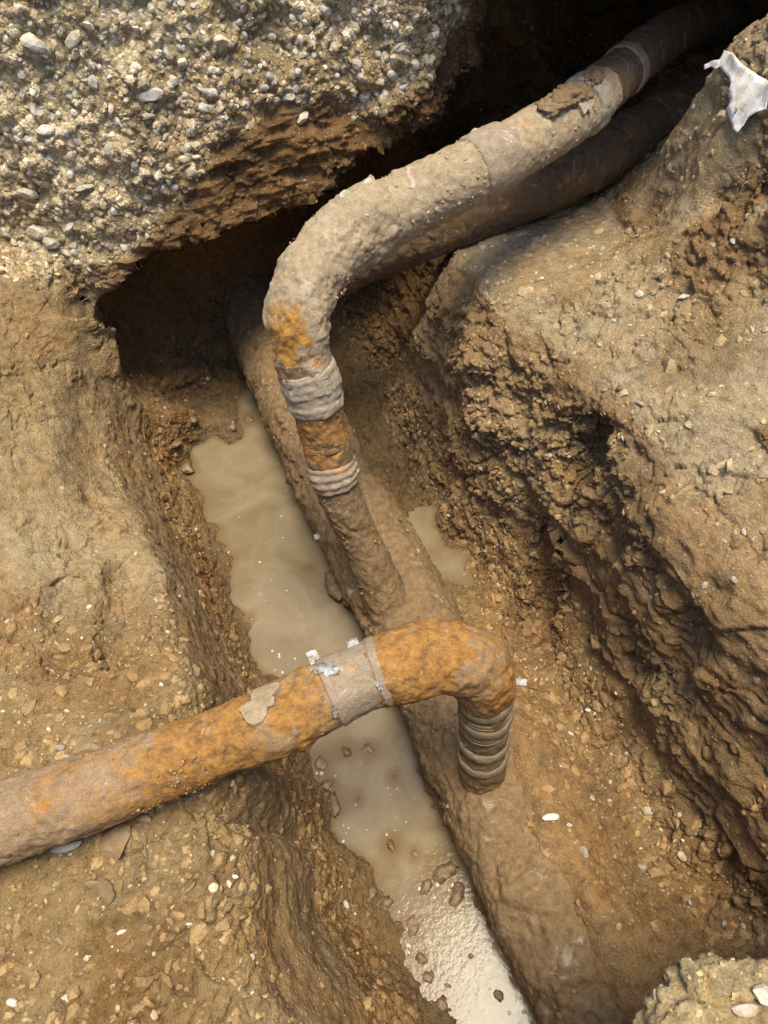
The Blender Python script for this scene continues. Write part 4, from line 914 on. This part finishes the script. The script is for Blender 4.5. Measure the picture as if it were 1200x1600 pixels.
# ---------------------------------------------------------------- torn white sheet on the block
def torn_sheet():
    out = [(1131, 78), (1148, 84), (1160, 100), (1185, 118), (1205, 128), (1215, 150), (1200, 158), (1196, 170), (1180, 176), (1168, 184), (1160, 196), (1150, 207), (1143, 200), (1141, 186), (1137, 172), (1142, 160), (1138, 145), (1142, 132), (1138, 120), (1130, 112), (1124, 104), (1118, 108), (1110, 104), (1100, 109), (1101, 102), (1112, 96), (1124, 93), (1128, 86)]
    hp = [hit(u, v)[0] for u, v in ((1140, 110), (1150, 150), (1150, 190), (1185, 130), (1190, 165), (1165, 150))]
    hp = np.array(hp); c0 = hp.mean(0); nrm = np.linalg.svd(hp-c0)[2][2]
    if nrm @ (CAM-c0) < 0: nrm = -nrm
    off = max((hp-c0)@nrm)*.6+.006
    bm = bmesh.new(); P3 = []
    for u, v in out:
        d = ray(u, v); p = CAM+d*(((c0+nrm*off-CAM)@nrm)/(d@nrm)); P3.append(p)
    vs = [bm.verts.new(p) for p in P3]; f_ = bm.faces.new(vs); bmesh.ops.triangulate(bm, faces=[f_])
    bmesh.ops.subdivide_edges(bm, edges=bm.edges[:], cuts=5, use_grid_fill=True); bmesh.ops.triangulate(bm, faces=bm.faces[:])
    cc = np.array([v.co[:] for v in bm.verts]); nz = fbm(cc, 16, 3, 900)*.009+fbm(cc, 60, 3, 901)*.003
    for v, k_ in zip(bm.verts, nz): v.co += Vector(nrm)*float(k_)
    for f_ in bm.faces: f_.smooth = True
    bmesh.ops.solidify(bm, geom=bm.faces[:], thickness=.0015)
    me = bpy.data.meshes.new('torn_sheet'); bm.to_mesh(me); bm.free(); me.materials.append(M_cloth); o = obj('torn_sheet', me)
    tag(o, 'torn white fabric sheet with ragged edge hanging over the block at right', 'fabric')
torn_sheet()
# ---------------------------------------------------------------- roots and wire
def strand(name, pts, r, m, label, cat):
    c = catmull(pts, 12); cu_ = bpy.data.curves.new(name, 'CURVE'); cu_.dimensions = '3D'; sp = cu_.splines.new('POLY'); sp.points.add(len(c)-1)
    for q, p in zip(sp.points, c): q.co = (*p, 1)
    cu_.bevel_depth = r; cu_.bevel_resolution = 2; tmp = bpy.data.objects.new(name, cu_); COL.objects.link(tmp); dg = bpy.context.evaluated_depsgraph_get(); me = bpy.data.meshes.new_from_object(tmp.evaluated_get(dg)); bpy.data.objects.remove(tmp)
    me.materials.clear(); me.materials.append(m); o = obj(name, me); return tag(o, label, cat)
def surf(uvs, lift=.004): return [hit(u, v)[0]+hit(u, v)[1]*lift for u, v in uvs]
strand('wire', [P(u, v, .012) for u, v in ((786, 1440), (800, 1460), (808, 1482), (812, 1500), (806, 1512))], .0013, M_metal, 'thin pale wire lying along the edge of the main pipe', 'wire')
strand('root', surf(((205, 1288), (225, 1305), (228, 1325), (232, 1342))), .0012, M_stoneb, 'thin curled root beside the broad flat stone', 'root')
strand('root', surf(((800, 1062), (815, 1070), (850, 1078)), .006), .001, M_stoneb, 'fine brown root right of the short riser', 'root')
print('total', round(time.time()-T0, 1), 'tris', sum(sum(len(p.vertices)-2 for p in o.data.polygons) if False else len(o.data.polygons) for o in COL.objects if o.type == 'MESH'))
